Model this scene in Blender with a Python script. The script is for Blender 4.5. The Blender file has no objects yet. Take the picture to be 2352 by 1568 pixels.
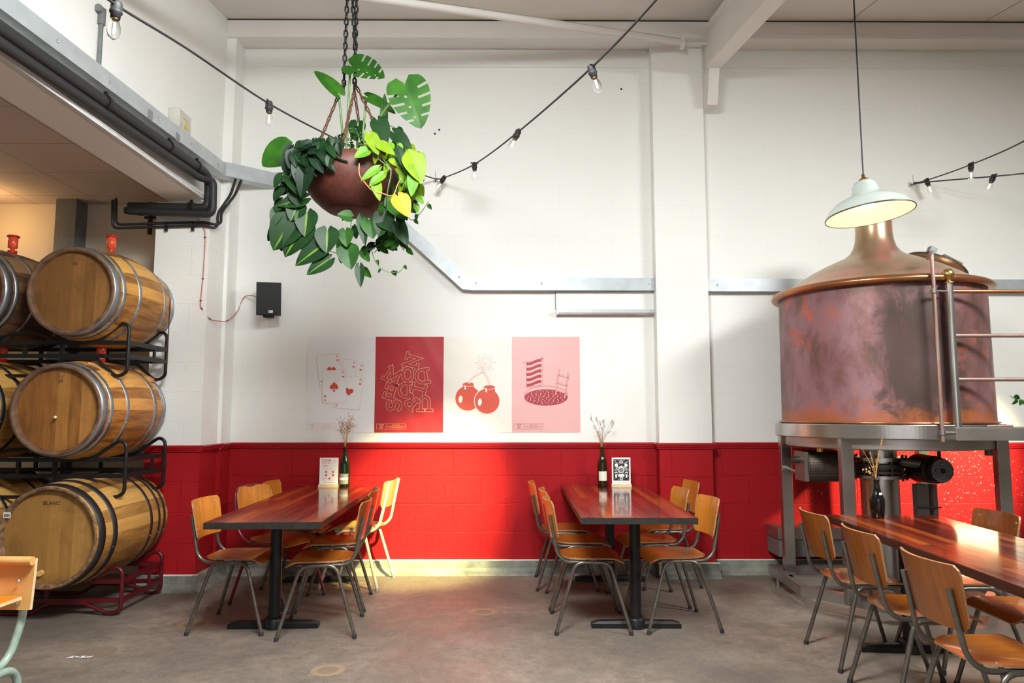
import bpy, math, random
from math import sin, cos, pi, radians, atan2, sqrt, tan
from mathutils import Vector as V3, Matrix, Euler
random.seed(7)
SC = bpy.context.scene
COL = SC.collection
# ------------------------------------------------------------ camera, light, exposure
FPX, EYE = 1640.0, 1.361
PITCH, HEAD = math.atan(164 / FPX), math.atan(11 / FPX)
cd = bpy.data.cameras.new('camera'); cam = bpy.data.objects.new('camera', cd); COL.objects.link(cam)
cd.sensor_width = 36; cd.lens = FPX / 2352 * 36; cd.clip_start = 0.05; cd.clip_end = 60
cam.location = (0, 0, EYE); cam.rotation_euler = (pi / 2 + PITCH, 0, -HEAD); SC.camera = cam
SC.view_settings.view_transform = 'Standard'; SC.view_settings.look = 'None'
SC.view_settings.gamma = 1; SC.view_settings.exposure = -0.15
SC.view_settings.use_curve_mapping = False

w = bpy.data.worlds.new('world'); SC.world = w; w.use_nodes = True
w.node_tree.nodes['Background'].inputs[0].default_value = (1.0, 0.87, 0.68, 1)
w.node_tree.nodes['Background'].inputs[1].default_value = 0.19


def light(kind, name, loc, power, color=(1, 1, 1), aim=None, **kw):
    d = bpy.data.lights.new(name, kind); d.energy = power; d.color = color
    for k, v in kw.items(): setattr(d, k, v)
    o = bpy.data.objects.new(name, d); COL.objects.link(o); o.location = loc
    if aim is not None:
        o.rotation_euler = (V3(aim) - V3(loc)).to_track_quat('-Z', 'Y').to_euler()
    return o


# fill added behind camera, unseen hall lamps overhead, two spot lamps on the dado
light('AREA', 'unseen_hall_lamp', (3.8, 2.6, 3.55), 186, (0.97, 1.0, 0.98), aim=(3.1, 3.7, 0), shape='RECTANGLE', size=1.2, size_y=0.7)
light('AREA', 'unseen_hall_lamp', (-0.2, 1.9, 3.5), 275, (0.96, 1.0, 0.985), aim=(-0.9, 3.6, 0), shape='RECTANGLE', size=1.2, size_y=0.7)  # overhead lamp added to brighten the left side
light('AREA', 'rear_fill', (0.8, -3.2, 2.2), 70, (0.95, 0.98, 1.0), aim=(0.2, 6, 1.0), shape='RECTANGLE', size=5.0, size_y=3.0)  # soft fill panel added behind the camera, no doorway is known there
light('SPOT', 'dado_spot', (0.75, 3.6, 3.1), 4800, (1.0, 0.92, 0.36), aim=(-0.74, 6.2, 0.50), spot_size=radians(25), spot_blend=1.0, shadow_soft_size=0.08)
light('SPOT', 'kettle_spot', (5.4, 4.1, 2.2), 2900, (1.0, 0.90, 0.45), aim=(3.55, 6.25, 0.68), spot_size=radians(36), spot_blend=1.0, shadow_soft_size=0.06)
light('POINT', 'store_lamp', (-4.4, 5.85, 2.95), 8, (1.0, 0.60, 0.25), shadow_soft_size=0.08)


def at(px, py, Y):
    """world point on the vertical plane y=Y seen at that place of the 2352x1568 photograph"""
    f = V3((sin(HEAD) * cos(PITCH), cos(HEAD) * cos(PITCH), sin(PITCH))); r = V3((cos(HEAD), -sin(HEAD), 0)); u = r.cross(f)
    d = r * ((px - 1176) / FPX) + u * ((784 - py) / FPX) + f
    return V3((0, 0, EYE)) + d * (Y / d.y)


def atx(px, py, X):
    """world point on the vertical plane x=X"""
    a = at(px, py, 1.0) - V3((0, 0, EYE)); return V3((0, 0, EYE)) + a * (X / a.x)


# ------------------------------------------------------------ materials
MATS = {}


def new_mat(name, color, rough=0.5, metal=0.0, **kw):
    m = bpy.data.materials.new(name); m.use_nodes = True
    b = m.node_tree.nodes['Principled BSDF']
    b.inputs['Base Color'].default_value = (*color, 1); b.inputs['Roughness'].default_value = rough; b.inputs['Metallic'].default_value = metal
    for k, v in kw.items():
        b.inputs[k].default_value = v
    MATS[name] = m
    return m


def N(m, t, **kw):
    n = m.node_tree.nodes.new(t)
    for k, v in kw.items():
        if isinstance(k, str) and hasattr(n, k): setattr(n, k, v)
        else: n.inputs[k.replace('_', ' ')].default_value = v
    return n


def L(m, a, b): m.node_tree.links.new(a, b)


def coords(m, scale=(1, 1, 1)):
    tc = N(m, 'ShaderNodeTexCoord'); mp = N(m, 'ShaderNodeMapping'); mp.inputs['Scale'].default_value = scale
    L(m, tc.outputs['Object'], mp.inputs['Vector']); return mp.outputs[0]


def noise(m, vec, scale, detail=4, rough=0.55, dist=0.0):
    n = N(m, 'ShaderNodeTexNoise'); n.inputs['Scale'].default_value = scale; n.inputs['Detail'].default_value = detail
    n.inputs['Roughness'].default_value = rough; n.inputs['Distortion'].default_value = dist
    L(m, vec, n.inputs['Vector']); return n.outputs['Fac']


def ramp(m, fac, stops):
    r = N(m, 'ShaderNodeValToRGB'); e = r.color_ramp.elements
    while len(e) < len(stops): e.new(0.5)
    for i, (p, c) in enumerate(stops):
        e[i].position = p; e[i].color = (*c, 1) if len(c) == 3 else c
    L(m, fac, r.inputs[0]); return r.outputs[0]


def mix(m, fac, a, b, mode='MIX'):
    n = N(m, 'ShaderNodeMix', data_type='RGBA', blend_type=mode)
    for s, v in ((0, fac), (6, a), (7, b)):
        if hasattr(v, 'links'): L(m, v, n.inputs[s])
        elif s == 0: n.inputs[0].default_value = v
        else: n.inputs[s].default_value = (*v, 1)
    return n.outputs[2]


def math_(m, op, a, b=0.0):
    n = N(m, 'ShaderNodeMath', operation=op)
    for i, v in ((0, a), (1, b)):
        if hasattr(v, 'links'): L(m, v, n.inputs[i])
        else: n.inputs[i].default_value = v
    return n.outputs[0]


def bump(m, h, strength, dist=0.01, prev=None):
    n = N(m, 'ShaderNodeBump'); n.inputs['Strength'].default_value = strength; n.inputs['Distance'].default_value = dist
    L(m, h, n.inputs['Height'])
    if prev is not None: L(m, prev, n.inputs['Normal'])
    return n.outputs[0]


def bsdf(m): return m.node_tree.nodes['Principled BSDF']
def setc(m, c): L(m, c, bsdf(m).inputs['Base Color'])
def setn(m, n): L(m, n, bsdf(m).inputs['Normal'])
def setr(m, r): L(m, r, bsdf(m).inputs['Roughness'])


def simple(name, c1, c2=None, rough=0.5, metal=0.0, scale=12, bs=0.0, **kw):
    m = new_mat(name, c1, rough, metal, **kw)
    v = coords(m); f = noise(m, v, scale, 5)
    if c2 is None: c2 = tuple(x * 0.8 for x in c1)
    setc(m, ramp(m, f, [(0.3, c2), (0.7, c1)]))
    if bs: setn(m, bump(m, noise(m, v, scale * 6, 4), bs, 0.004))
    return m


def block_mat(name, col, axis, mort=0.35, pore=0.3, rough=0.6, tint=0.93, voff=0.115, spec=0.5):
    m = new_mat(name, col, rough); bsdf(m).inputs['Specular IOR Level'].default_value = spec
    tc = N(m, 'ShaderNodeTexCoord'); sp = N(m, 'ShaderNodeSeparateXYZ'); L(m, tc.outputs['Object'], sp.inputs[0])
    wob = noise(m, tc.outputs['Object'], 2.5, 3)
    z = math_(m, 'ADD', math_(m, 'ADD', sp.outputs['Z'], -voff), math_(m, 'MULTIPLY', math_(m, 'ADD', wob, -0.5), 0.022))
    cb = N(m, 'ShaderNodeCombineXYZ'); L(m, sp.outputs[axis], cb.inputs[0]); L(m, z, cb.inputs[1])
    bk = N(m, 'ShaderNodeTexBrick'); bk.inputs['Scale'].default_value = 1.0; bk.inputs['Mortar Size'].default_value = 0.005
    bk.inputs['Mortar Smooth'].default_value = 0.8; bk.inputs['Brick Width'].default_value = 0.465; bk.inputs['Row Height'].default_value = 0.235
    bk.offset = 0.5; L(m, cb.outputs[0], bk.inputs['Vector'])
    bk.inputs['Color1'].default_value = (1, 1, 1, 1); bk.inputs['Color2'].default_value = (0.85, 0.85, 0.85, 1); bk.inputs['Mortar'].default_value = (0, 0, 0, 1)
    tcv = tc.outputs['Object']
    big = noise(m, tcv, 1.3, 4); fine = noise(m, tcv, 130, 3, 0.6); crk = noise(m, tcv, 14, 8, 0.75)
    c = mix(m, math_(m, 'MULTIPLY', big, 0.5), col, tuple(x * tint for x in col))
    setc(m, mix(m, math_(m, 'MULTIPLY', bk.outputs['Fac'], 0.05), c, tuple(x * 0.55 for x in col)))
    hgt = math_(m, 'SUBTRACT', 1.0, math_(m, 'MULTIPLY', bk.outputs['Fac'], math_(m, 'MULTIPLY', crk, 1.7)))
    n1 = bump(m, hgt, mort, 0.010)
    pr = ramp(m, fine, [(0.30, (0, 0, 0)), (0.46, (1, 1, 1))])
    n2 = bump(m, pr, pore, 0.0025, n1)
    n3 = bump(m, crk, pore * 0.45, 0.010, n2); setn(m, n3)
    return m


WHITE = (0.86, 0.86, 0.825)
RED = (0.37, 0.0115, 0.016)
block_mat('white_block_x', WHITE, 0, 0.16, 0.08); block_mat('white_block_y', WHITE, 1, 0.04, 0.06)
block_mat('rough_block_x', WHITE, 0, 0.30, 0.55); block_mat('red_block_x', RED, 0, 0.5, 0.6, 0.36, spec=0.12); block_mat('red_block_y', RED, 1, 0.35, 0.9, 0.36, spec=0.12)
simple('white_paint', WHITE, tuple(x * .95 for x in WHITE), 0.55, scale=3, bs=0.05)
simple('ceiling_paint', (0.74, 0.70, 0.66), (0.70, 0.66, 0.61), 0.6, scale=2)
simple('beam_paint', (0.78, 0.75, 0.71), (0.74, 0.70, 0.66), 0.45, scale=2)
simple('red_gloss', (0.38, 0.007, 0.014), (0.33, 0.006, 0.012), 0.28, scale=5)
m = new_mat('cement', (0.3, 0.3, 0.27), 0.6); v = coords(m); f = noise(m, v, 4, 6, 0.65)
setc(m, ramp(m, f, [(0.32, (0.09, 0.10, 0.09)), (0.5, (0.20, 0.205, 0.175)), (0.7, (0.34, 0.335, 0.28))])); setn(m, bump(m, noise(m, v, 30, 4), 0.3, 0.004))
# floor
m = new_mat('floor', (0.3, 0.25, 0.2), 0.5); v = coords(m)
c = ramp(m, noise(m, v, 0.75, 6, 0.6, 0.4), [(0.30, (0.115, 0.102, 0.085)), (0.5, (0.20, 0.165, 0.135)), (0.70, (0.35, 0.27, 0.22))])
c = mix(m, ramp(m, noise(m, v, 7, 7, 0.7), [(0.42, (0, 0, 0)), (0.72, (0.8, 0.8, 0.8))]), c, (0.13, 0.11, 0.09))
c = mix(m, ramp(m, noise(m, v, 19, 8, 0.8), [(0.46, (0, 0, 0)), (0.72, (0.75,) * 3)]), c, (0.10, 0.085, 0.07))
sp = ramp(m, noise(m, v, 150, 2, 0.5), [(0.66, (0, 0, 0)), (0.71, (1, 1, 1))])
c = mix(m, math_(m, 'MULTIPLY', sp, 0.8), c, (0.60, 0.52, 0.44))
c = mix(m, ramp(m, noise(m, v, 3.1, 8, 0.8), [(0.74, (0, 0, 0)), (0.80, (0.5, 0.5, 0.5))]), c, (0.5, 0.46, 0.42))
setc(m, c); setr(m, ramp(m, noise(m, v, 2.2, 4), [(0.3, (0.42,) * 3), (0.7, (0.62,) * 3)])); setn(m, bump(m, noise(m, v, 90, 3), 0.12, 0.003))
# recess ceiling tiles
m = new_mat('ceiling_tile', (0.62, 0.52, 0.46), 0.8); tc = N(m, 'ShaderNodeTexCoord')
bk = N(m, 'ShaderNodeTexBrick'); bk.offset = 0; bk.inputs['Scale'].default_value = 1; bk.inputs['Brick Width'].default_value = 0.6; bk.inputs['Row Height'].default_value = 0.6
bk.inputs['Mortar Size'].default_value = 0.006; L(m, tc.outputs['Object'], bk.inputs['Vector'])
for k, cc in (('Color1', (0.58, 0.49, 0.44)), ('Color2', (0.55, 0.46, 0.41)), ('Mortar', (0.36, 0.29, 0.25))): bk.inputs[k].default_value = (*cc, 1)
setc(m, bk.outputs['Color'])
simple('recess_wall', (0.70, 0.62, 0.50), (0.66, 0.57, 0.45), 0.6, scale=2, bs=0.1)
simple('steel_grey', (0.20, 0.22, 0.22), rough=0.4, metal=0.3)
simple('galvanised', (0.52, 0.56, 0.58), (0.42, 0.455, 0.475), 0.42, 0.35, scale=9, bs=0.05)
simple('white_metal', (0.72, 0.73, 0.73), rough=0.4)
simple('black_rubber', (0.018, 0.019, 0.02), rough=0.55, scale=30)
simple('black_metal', (0.006, 0.0065, 0.007), (0.011, 0.011, 0.011), 0.36, 0.0, scale=20, **{'Specular IOR Level': 0.35})
simple('dark_red_metal', (0.115, 0.006, 0.012), (0.07, 0.004, 0.008), 0.35, 0.1, scale=9)
simple('tube_steel', (0.20, 0.18, 0.155), (0.13, 0.115, 0.10), 0.30, 0.75, scale=25)
simple('maroon_tube', (0.16, 0.008, 0.015), rough=0.3)
simple('cream_tube', (0.60, 0.53, 0.40), (0.48, 0.40, 0.30), 0.38, scale=14)
simple('green_tube', (0.28, 0.36, 0.30), (0.18, 0.24, 0.20), 0.35, scale=16)
simple('stainless', (0.52, 0.50, 0.48), (0.42, 0.40, 0.38), 0.26, 0.95, scale=5)
simple('brushed', (0.50, 0.47, 0.44), (0.36, 0.34, 0.31), 0.36, 0.9, scale=4)
simple('brass', (0.62, 0.42, 0.16), (0.45, 0.28, 0.10), 0.28, 0.95, scale=8)
simple('dark_bronze', (0.10, 0.085, 0.07), rough=0.4, metal=0.6)
simple('rust', (0.12, 0.045, 0.02), (0.05, 0.02, 0.012), 0.8, 0.2, scale=60)
simple('iron', (0.02, 0.02, 0.022), rough=0.4, metal=0.6)
simple('terracotta', (0.085, 0.017, 0.008), (0.050, 0.010, 0.006), 0.6, scale=40, bs=0.1)
simple('soil', (0.03, 0.02, 0.012), rough=0.9)
simple('rubber_cap', (0.02, 0.02, 0.022), rough=0.7)
simple('silver', (0.7, 0.7, 0.7), rough=0.3, metal=0.9)
simple('red_cable', (0.60, 0.22, 0.18), rough=0.5)
simple('grey_glaze', (0.42, 0.46, 0.43), (0.40, 0.44, 0.41), 0.12, scale=3)
simple('enamel_inside', (0.82, 0.74, 0.48), (0.80, 0.72, 0.46), 0.4, scale=3)
simple('box_beige', (0.60, 0.58, 0.50), rough=0.5)
simple('yellow_mark', (0.75, 0.52, 0.02), rough=0.5)
simple('orange_paint', (0.85, 0.17, 0.004), (0.80, 0.15, 0.004), 0.45, scale=4)
simple('pale_pine', (0.68, 0.40, 0.15), (0.56, 0.28, 0.08), 0.35, scale=6)
simple('cream_ply', (0.40, 0.28, 0.11), (0.34, 0.23, 0.085), 0.35, scale=5)
simple('light_ply', (0.72, 0.52, 0.30), rough=0.5)
simple('glass_green', (0.006, 0.022, 0.006), rough=0.05, scale=3)
simple('glass_brown', (0.022, 0.014, 0.003), rough=0.05, scale=3)
simple('glass_dark', (0.006, 0.005, 0.005), rough=0.06, scale=3)
simple('paper', (0.84, 0.83, 0.80), (0.80, 0.79, 0.76), 0.55, scale=3)
simple('cream_paper', (0.82, 0.76, 0.66), (0.80, 0.74, 0.64), 0.55, scale=3)
simple('label_dark', (0.15, 0.13, 0.11), (0.45, 0.42, 0.38), 0.5, scale=90)
simple('ink', (0.012, 0.012, 0.014), rough=0.6)
simple('grey_ink', (0.25, 0.25, 0.25), rough=0.6)
simple('red_ink', (0.72, 0.085, 0.045), rough=0.5, scale=2)
simple('faint_red_ink', (0.80, 0.42, 0.35), rough=0.5, scale=2)
simple('crimson_ink', (0.42, 0.03, 0.045), rough=0.4, scale=2)
simple('poster_pink', (0.78, 0.43, 0.42), (0.76, 0.41, 0.40), 0.4, scale=2)
simple('poster_ivory', (0.82, 0.77, 0.70), (0.80, 0.75, 0.68), 0.4, scale=2)
simple('poster_white', (0.82, 0.82, 0.82), (0.80, 0.80, 0.80), 0.4, scale=2)
simple('poster_crimson', (0.47, 0.028, 0.035), (0.42, 0.024, 0.032), 0.32, scale=2)
simple('line_cream', (0.90, 0.66, 0.36), rough=0.5, scale=2)
simple('red_plastic', (0.55, 0.012, 0.012), rough=0.3)
simple('straw', (0.62, 0.36, 0.12), (0.42, 0.22, 0.07), 0.7, scale=40)
simple('dried_brown', (0.22, 0.09, 0.06), (0.12, 0.05, 0.05), 0.8, scale=60)
simple('residue', (0.33, 0.235, 0.15), (0.28, 0.20, 0.13), 0.6, scale=12)
simple('residue_dark', (0.24, 0.175, 0.125), (0.20, 0.15, 0.11), 0.6, scale=12)
simple('dark_gap', (0.03, 0.025, 0.02), rough=0.8)
simple('speaker_cloth', (0.025, 0.027, 0.027), (0.018, 0.02, 0.02), 0.75, scale=120)


def clear_plastic():
    m = new_mat('clear_orange', (0.9, 0.12, 0.05), 0.15); b = bsdf(m); b.inputs['Transmission Weight'].default_value = 0.35
clear_plastic()
m = new_mat('bulb_glass', (1, 1, 1), 0.0); b = bsdf(m); b.inputs['Transmission Weight'].default_value = 1.0; b.inputs['IOR'].default_value = 1.05
m = new_mat('filament', (1, 0.8, 0.5), 0.5); b = bsdf(m); b.inputs['Emission Color'].default_value = (1, 0.80, 0.50, 1); b.inputs['Emission Strength'].default_value = 40


def leaf_mat(name, c1, c2, vein=None):
    m = new_mat(name, c1, 0.42); v = coords(m); f = noise(m, v, 14, 3); bsdf(m).inputs['Specular IOR Level'].default_value = 0.12
    c = ramp(m, f, [(0.35, c1), (0.65, c2)])
    setc(m, c); bsdf(m).inputs['Subsurface Weight'].default_value = 0.0
    return m
leaf_mat('leaf_green', (0.009, 0.040, 0.005), (0.016, 0.064, 0.006))
leaf_mat('leaf_mid', (0.012, 0.052, 0.005), (0.022, 0.084, 0.006))
leaf_mat('leaf_dark', (0.003, 0.012, 0.005), (0.006, 0.019, 0.007))
leaf_mat('leaf_deep', (0.005, 0.020, 0.005), (0.008, 0.030, 0.007))
leaf_mat('leaf_stripe', (0.10, 0.18, 0.02), (0.07, 0.13, 0.015))
leaf_mat('leaf_lime', (0.095, 0.165, 0.004), (0.15, 0.22, 0.006))
leaf_mat('leaf_lime_dark', (0.06, 0.16, 0.01), (0.10, 0.22, 0.012))
leaf_mat('leaf_yellow', (0.33, 0.17, 0.008), (0.38, 0.20, 0.012))
simple('stem_green', (0.10, 0.20, 0.05), (0.06, 0.12, 0.03), 0.5, scale=30)
simple('stem_orange', (0.62, 0.22, 0.07), rough=0.5)
simple('stem_brown', (0.10, 0.06, 0.03), rough=0.6)


def wood(name, cols, axis_scale, rough=0.35, coat=0.0, scale=6, bs=0.05):
    m = new_mat(name, cols[0], rough); v = coords(m, axis_scale); info = N(m, 'ShaderNodeObjectInfo')
    vv = N(m, 'ShaderNodeVectorMath', operation='ADD'); L(m, v, vv.inputs[0])
    cb = N(m, 'ShaderNodeCombineXYZ'); L(m, math_(m, 'MULTIPLY', info.outputs['Random'], 37.0), cb.inputs[0]); L(m, cb.outputs[0], vv.inputs[1])
    f = noise(m, vv.outputs[0], scale, 6, 0.6, 0.6)
    setc(m, ramp(m, f, [(0.28, cols[0]), (0.5, cols[1]), (0.72, cols[2])])); setn(m, bump(m, f, bs, 0.003))
    bsdf(m).inputs['Coat Weight'].default_value = coat; bsdf(m).inputs['Coat Roughness'].default_value = 0.08
    return m
wood('chair_wood', [(0.33, 0.085, 0.010), (0.43, 0.125, 0.014), (0.52, 0.17, 0.022)], (9, 0.9, 0.9), 0.30, 0.4, 5)
wood('chair_wood_dark', [(0.16, 0.042, 0.006), (0.21, 0.058, 0.008), (0.26, 0.08, 0.011)], (9, 0.9, 0.9), 0.30, 0.4, 5)
wood('chair_wood_back', [(0.45, 0.145, 0.016), (0.56, 0.20, 0.025), (0.64, 0.25, 0.035)], (9, 0.9, 0.9), 0.30, 0.3, 5)
wood('ply_edge', [(0.26, 0.10, 0.035), (0.36, 0.16, 0.06), (0.44, 0.22, 0.09)], (1, 1, 14), 0.5, 0, 8)
wood('head_grain', [(0.20, 0.075, 0.014), (0.30, 0.12, 0.022), (0.40, 0.17, 0.035)], (6, 1, 0.7), 0.6, 0, 4)


def plank_top(name='table_planks'):
    m = new_mat(name, (0.2, 0.03, 0.01), 0.16); tc = N(m, 'ShaderNodeTexCoord'); sp = N(m, 'ShaderNodeSeparateXYZ'); L(m, tc.outputs['Object'], sp.inputs[0])
    cb = N(m, 'ShaderNodeCombineXYZ'); L(m, sp.outputs[1], cb.inputs[0]); L(m, sp.outputs[0], cb.inputs[1])
    bk = N(m, 'ShaderNodeTexBrick'); bk.offset = 0.37; bk.inputs['Scale'].default_value = 1; bk.inputs['Brick Width'].default_value = 1.35; bk.inputs['Row Height'].default_value = 0.052
    bk.inputs['Mortar Size'].default_value = 0.0008; bk.inputs['Bias'].default_value = 0.0
    bk.inputs['Color1'].default_value = (0.0, 0, 0, 1); bk.inputs['Color2'].default_value = (1, 1, 1, 1); bk.inputs['Mortar'].default_value = (0.3, 0.3, 0.3, 1)
    L(m, cb.outputs[0], bk.inputs['Vector'])
    pl = ramp(m, bk.outputs['Color'], [(0.0, (0.08, 0.010, 0.006)), (0.4, (0.17, 0.022, 0.010)), (0.8, (0.30, 0.046, 0.014)), (1.0, (0.58, 0.14, 0.020))])
    mp = N(m, 'ShaderNodeMapping'); mp.inputs['Scale'].default_value = (26, 1.2, 26); L(m, tc.outputs['Object'], mp.inputs[0])
    g = noise(m, mp.outputs[0], 2.5, 6, 0.6, 0.3)
    setc(m, mix(m, ramp(m, g, [(0.35, (0, 0, 0)), (0.75, (0.8, 0.8, 0.8))]), pl, (0.045, 0.006, 0.005)))
    setr(m, ramp(m, g, [(0.3, (0.10,) * 3), (0.8, (0.24,) * 3)])); setn(m, bump(m, g, 0.10, 0.002))
    bsdf(m).inputs['Coat Weight'].default_value = 0.35; bsdf(m).inputs['Coat Roughness'].default_value = 0.06
plank_top()
simple('table_edge', (0.008, 0.0075, 0.006), (0.020, 0.018, 0.014), 0.5, scale=30, bs=0.1)
wood('table_side', [(0.025, 0.010, 0.008), (0.04, 0.014, 0.010), (0.055, 0.018, 0.012)], (1, 1, 10), 0.3, 0, 4)


def stave_mat(name, lo, mid, hi, stain=None, n=26, st_y=(0.0, 0.0)):
    m = new_mat(name, mid, 0.5); tc = N(m, 'ShaderNodeTexCoord'); sp = N(m, 'ShaderNodeSeparateXYZ'); L(m, tc.outputs['Object'], sp.inputs[0])
    a = math_(m, 'ARCTAN2', sp.outputs[2], sp.outputs[0]); k = math_(m, 'FLOOR', math_(m, 'MULTIPLY', a, n / (2 * pi)))
    wn = N(m, 'ShaderNodeTexWhiteNoise', noise_dimensions='1D'); L(m, k, wn.inputs['W'])
    mp = N(m, 'ShaderNodeMapping'); mp.inputs['Scale'].default_value = (7, 0.9, 7); L(m, tc.outputs['Object'], mp.inputs[0])
    g = noise(m, mp.outputs[0], 3.5, 7, 0.65, 0.5)
    f = math_(m, 'ADD', math_(m, 'MULTIPLY', wn.outputs[0], 0.45), math_(m, 'MULTIPLY', g, 0.62))
    c = ramp(m, f, [(0.30, tuple(x * .7 for x in lo)), (0.50, mid), (0.74, hi)])
    if stain:
        d = math_(m, 'ABSOLUTE', math_(m, 'SUBTRACT', sp.outputs[1], st_y[0]))
        mp2 = N(m, 'ShaderNodeMapping'); mp2.inputs['Scale'].default_value = (9, 2, 9); L(m, tc.outputs['Object'], mp2.inputs[0])
        dd = math_(m, 'ADD', d, math_(m, 'MULTIPLY', noise(m, mp2.outputs[0], 2.2, 6, 0.7), st_y[1] * 1.7))
        c = mix(m, ramp(m, dd, [(st_y[1] * 0.85, (0.85,) * 3), (st_y[1] * 1.25, (0, 0, 0))]), c, stain)
    fr = math_(m, 'FRACT', math_(m, 'MULTIPLY', a, n / (2 * pi))); e = math_(m, 'ABSOLUTE', math_(m, 'SUBTRACT', fr, 0.5))
    c = mix(m, ramp(m, e, [(0.485, (0, 0, 0)), (0.497, (0.55,) * 3)]), c, tuple(x * 0.3 for x in lo))
    setc(m, c); setn(m, bump(m, g, 0.12, 0.004)); return m
stave_mat('staves_gold', (0.26, 0.10, 0.014), (0.54, 0.24, 0.036), (0.70, 0.37, 0.075), (0.15, 0.05, 0.018), st_y=(0.52, 0.085))
stave_mat('staves_black_stain', (0.26, 0.09, 0.015), (0.52, 0.21, 0.036), (0.68, 0.34, 0.08), (0.028, 0.024, 0.028), st_y=(0.22, 0.085))
stave_mat('staves_pale', (0.32, 0.15, 0.035), (0.48, 0.24, 0.06), (0.60, 0.33, 0.09))
stave_mat('staves_worn', (0.09, 0.045, 0.025), (0.16, 0.08, 0.035), (0.26, 0.14, 0.06))


def head_mat(name, lo, mid, hi, stain):
    m = new_mat(name, mid, 0.55); tc = N(m, 'ShaderNodeTexCoord'); sp = N(m, 'ShaderNodeSeparateXYZ'); L(m, tc.outputs['Object'], sp.inputs[0])
    k = math_(m, 'FLOOR', math_(m, 'MULTIPLY', math_(m, 'ADD', sp.outputs[0], 0.013), 12.5)); wn = N(m, 'ShaderNodeTexWhiteNoise', noise_dimensions='1D'); L(m, k, wn.inputs['W'])
    mp = N(m, 'ShaderNodeMapping'); mp.inputs['Scale'].default_value = (14, 1, 1.6); L(m, tc.outputs['Object'], mp.inputs[0])
    g = noise(m, mp.outputs[0], 3, 7, 0.65, 0.4); blot = noise(m, tc.outputs['Object'], 5, 5, 0.6)
    f = math_(m, 'ADD', math_(m, 'MULTIPLY', wn.outputs[0], 0.4), math_(m, 'MULTIPLY', g, 0.65))
    c = ramp(m, f, [(0.25, lo), (0.52, mid), (0.85, hi)])
    c = mix(m, ramp(m, blot, [(0.5, (0, 0, 0)), (0.72, (stain,) * 3)]), c, tuple(x * 0.35 for x in lo))
    setc(m, c); setn(m, bump(m, g, 0.08, 0.003)); return m
head_mat('head_brown', (0.15, 0.062, 0.014), (0.215, 0.092, 0.021), (0.29, 0.132, 0.036), 0.5)
head_mat('head_striped', (0.16, 0.055, 0.010), (0.31, 0.125, 0.024), (0.43, 0.20, 0.05), 0.4)
head_mat('head_tan', (0.26, 0.125, 0.026), (0.34, 0.165, 0.038), (0.42, 0.22, 0.06), 0.55)
simple('chime', (0.20, 0.10, 0.05), (0.07, 0.032, 0.018), 0.7, scale=16, bs=0.2)
simple('chime_rough', (0.30, 0.16, 0.075), (0.045, 0.018, 0.012), 0.8, scale=34, bs=0.5)
simple('hoop_zinc', (0.38, 0.40, 0.42), (0.20, 0.21, 0.23), 0.38, 0.75, scale=7, bs=0.05)
simple('hoop_black', (0.020, 0.020, 0.024), (0.035, 0.033, 0.035), 0.45, 0.4, scale=12)
# copper
m = new_mat('copper_body', (0.4, 0.2, 0.2), 0.45, 0.3); tc = N(m, 'ShaderNodeTexCoord'); mp = N(m, 'ShaderNodeMapping'); mp.inputs['Scale'].default_value = (1.5, 1.5, 1.0); L(m, tc.outputs['Object'], mp.inputs[0]); v = mp.outputs[0]
f = noise(m, v, 1.9, 8, 0.66, 0.25)
c = ramp(m, f, [(0.30, (0.08, 0.05, 0.04)), (0.42, (0.15, 0.075, 0.065)), (0.50, (0.22, 0.10, 0.105)), (0.58, (0.27, 0.145, 0.165)), (0.70, (0.38, 0.14, 0.115))])
mp = N(m, 'ShaderNodeMapping'); mp.inputs['Scale'].default_value = (1.6, 1.6, 1.2); mp.inputs['Location'].default_value = (4, 1, 2); L(m, tc.outputs['Object'], mp.inputs[0])
c = mix(m, ramp(m, noise(m, mp.outputs[0], 2.1, 6, 0.65, 0.5), [(0.58, (0, 0, 0)), (0.70, (0.85,) * 3)]), c, (0.60, 0.11, 0.03))
sp = N(m, 'ShaderNodeSeparateXYZ'); L(m, tc.outputs['Object'], sp.inputs[0])
mp2 = N(m, 'ShaderNodeMapping'); mp2.inputs['Scale'].default_value = (1, 1, 9); L(m, tc.outputs['Object'], mp2.inputs[0])
zz = math_(m, 'ADD', sp.outputs[2], math_(m, 'MULTIPLY', noise(m, mp2.outputs[0], 2.4, 5), 0.36))
c = mix(m, ramp(m, math_(m, 'MULTIPLY', zz, 0.5), [(0.76, (0.75,) * 3), (0.80, (0, 0, 0))]), c, (0.40, 0.11, 0.028))
# a broad dark patch on the side facing the tables
dx = math_(m, 'SUBTRACT', sp.outputs[0], -0.10); dz = math_(m, 'MULTIPLY', math_(m, 'SUBTRACT', sp.outputs[2], 1.80), 0.52)
rr = math_(m, 'SQRT', math_(m, 'ADD', math_(m, 'MULTIPLY', dx, dx), math_(m, 'MULTIPLY', dz, dz)))
rr = math_(m, 'ADD', rr, math_(m, 'MULTIPLY', math_(m, 'SUBTRACT', noise(m, v, 4.5, 7, 0.7, 0.6), 0.5), 0.55))
c = mix(m, ramp(m, rr, [(0.19, (0.88,) * 3), (0.29, (0, 0, 0))]), c, (0.062, 0.040, 0.034))
setc(m, c); setr(m, ramp(m, noise(m, v, 4, 5), [(0.3, (0.34,) * 3), (0.7, (0.56,) * 3)])); setn(m, bump(m, noise(m, v, 2.2, 3), 0.12, 0.02))
m = new_mat('copper_lid', (0.6, 0.4, 0.3), 0.30, 0.75); v = coords(m)
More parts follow.
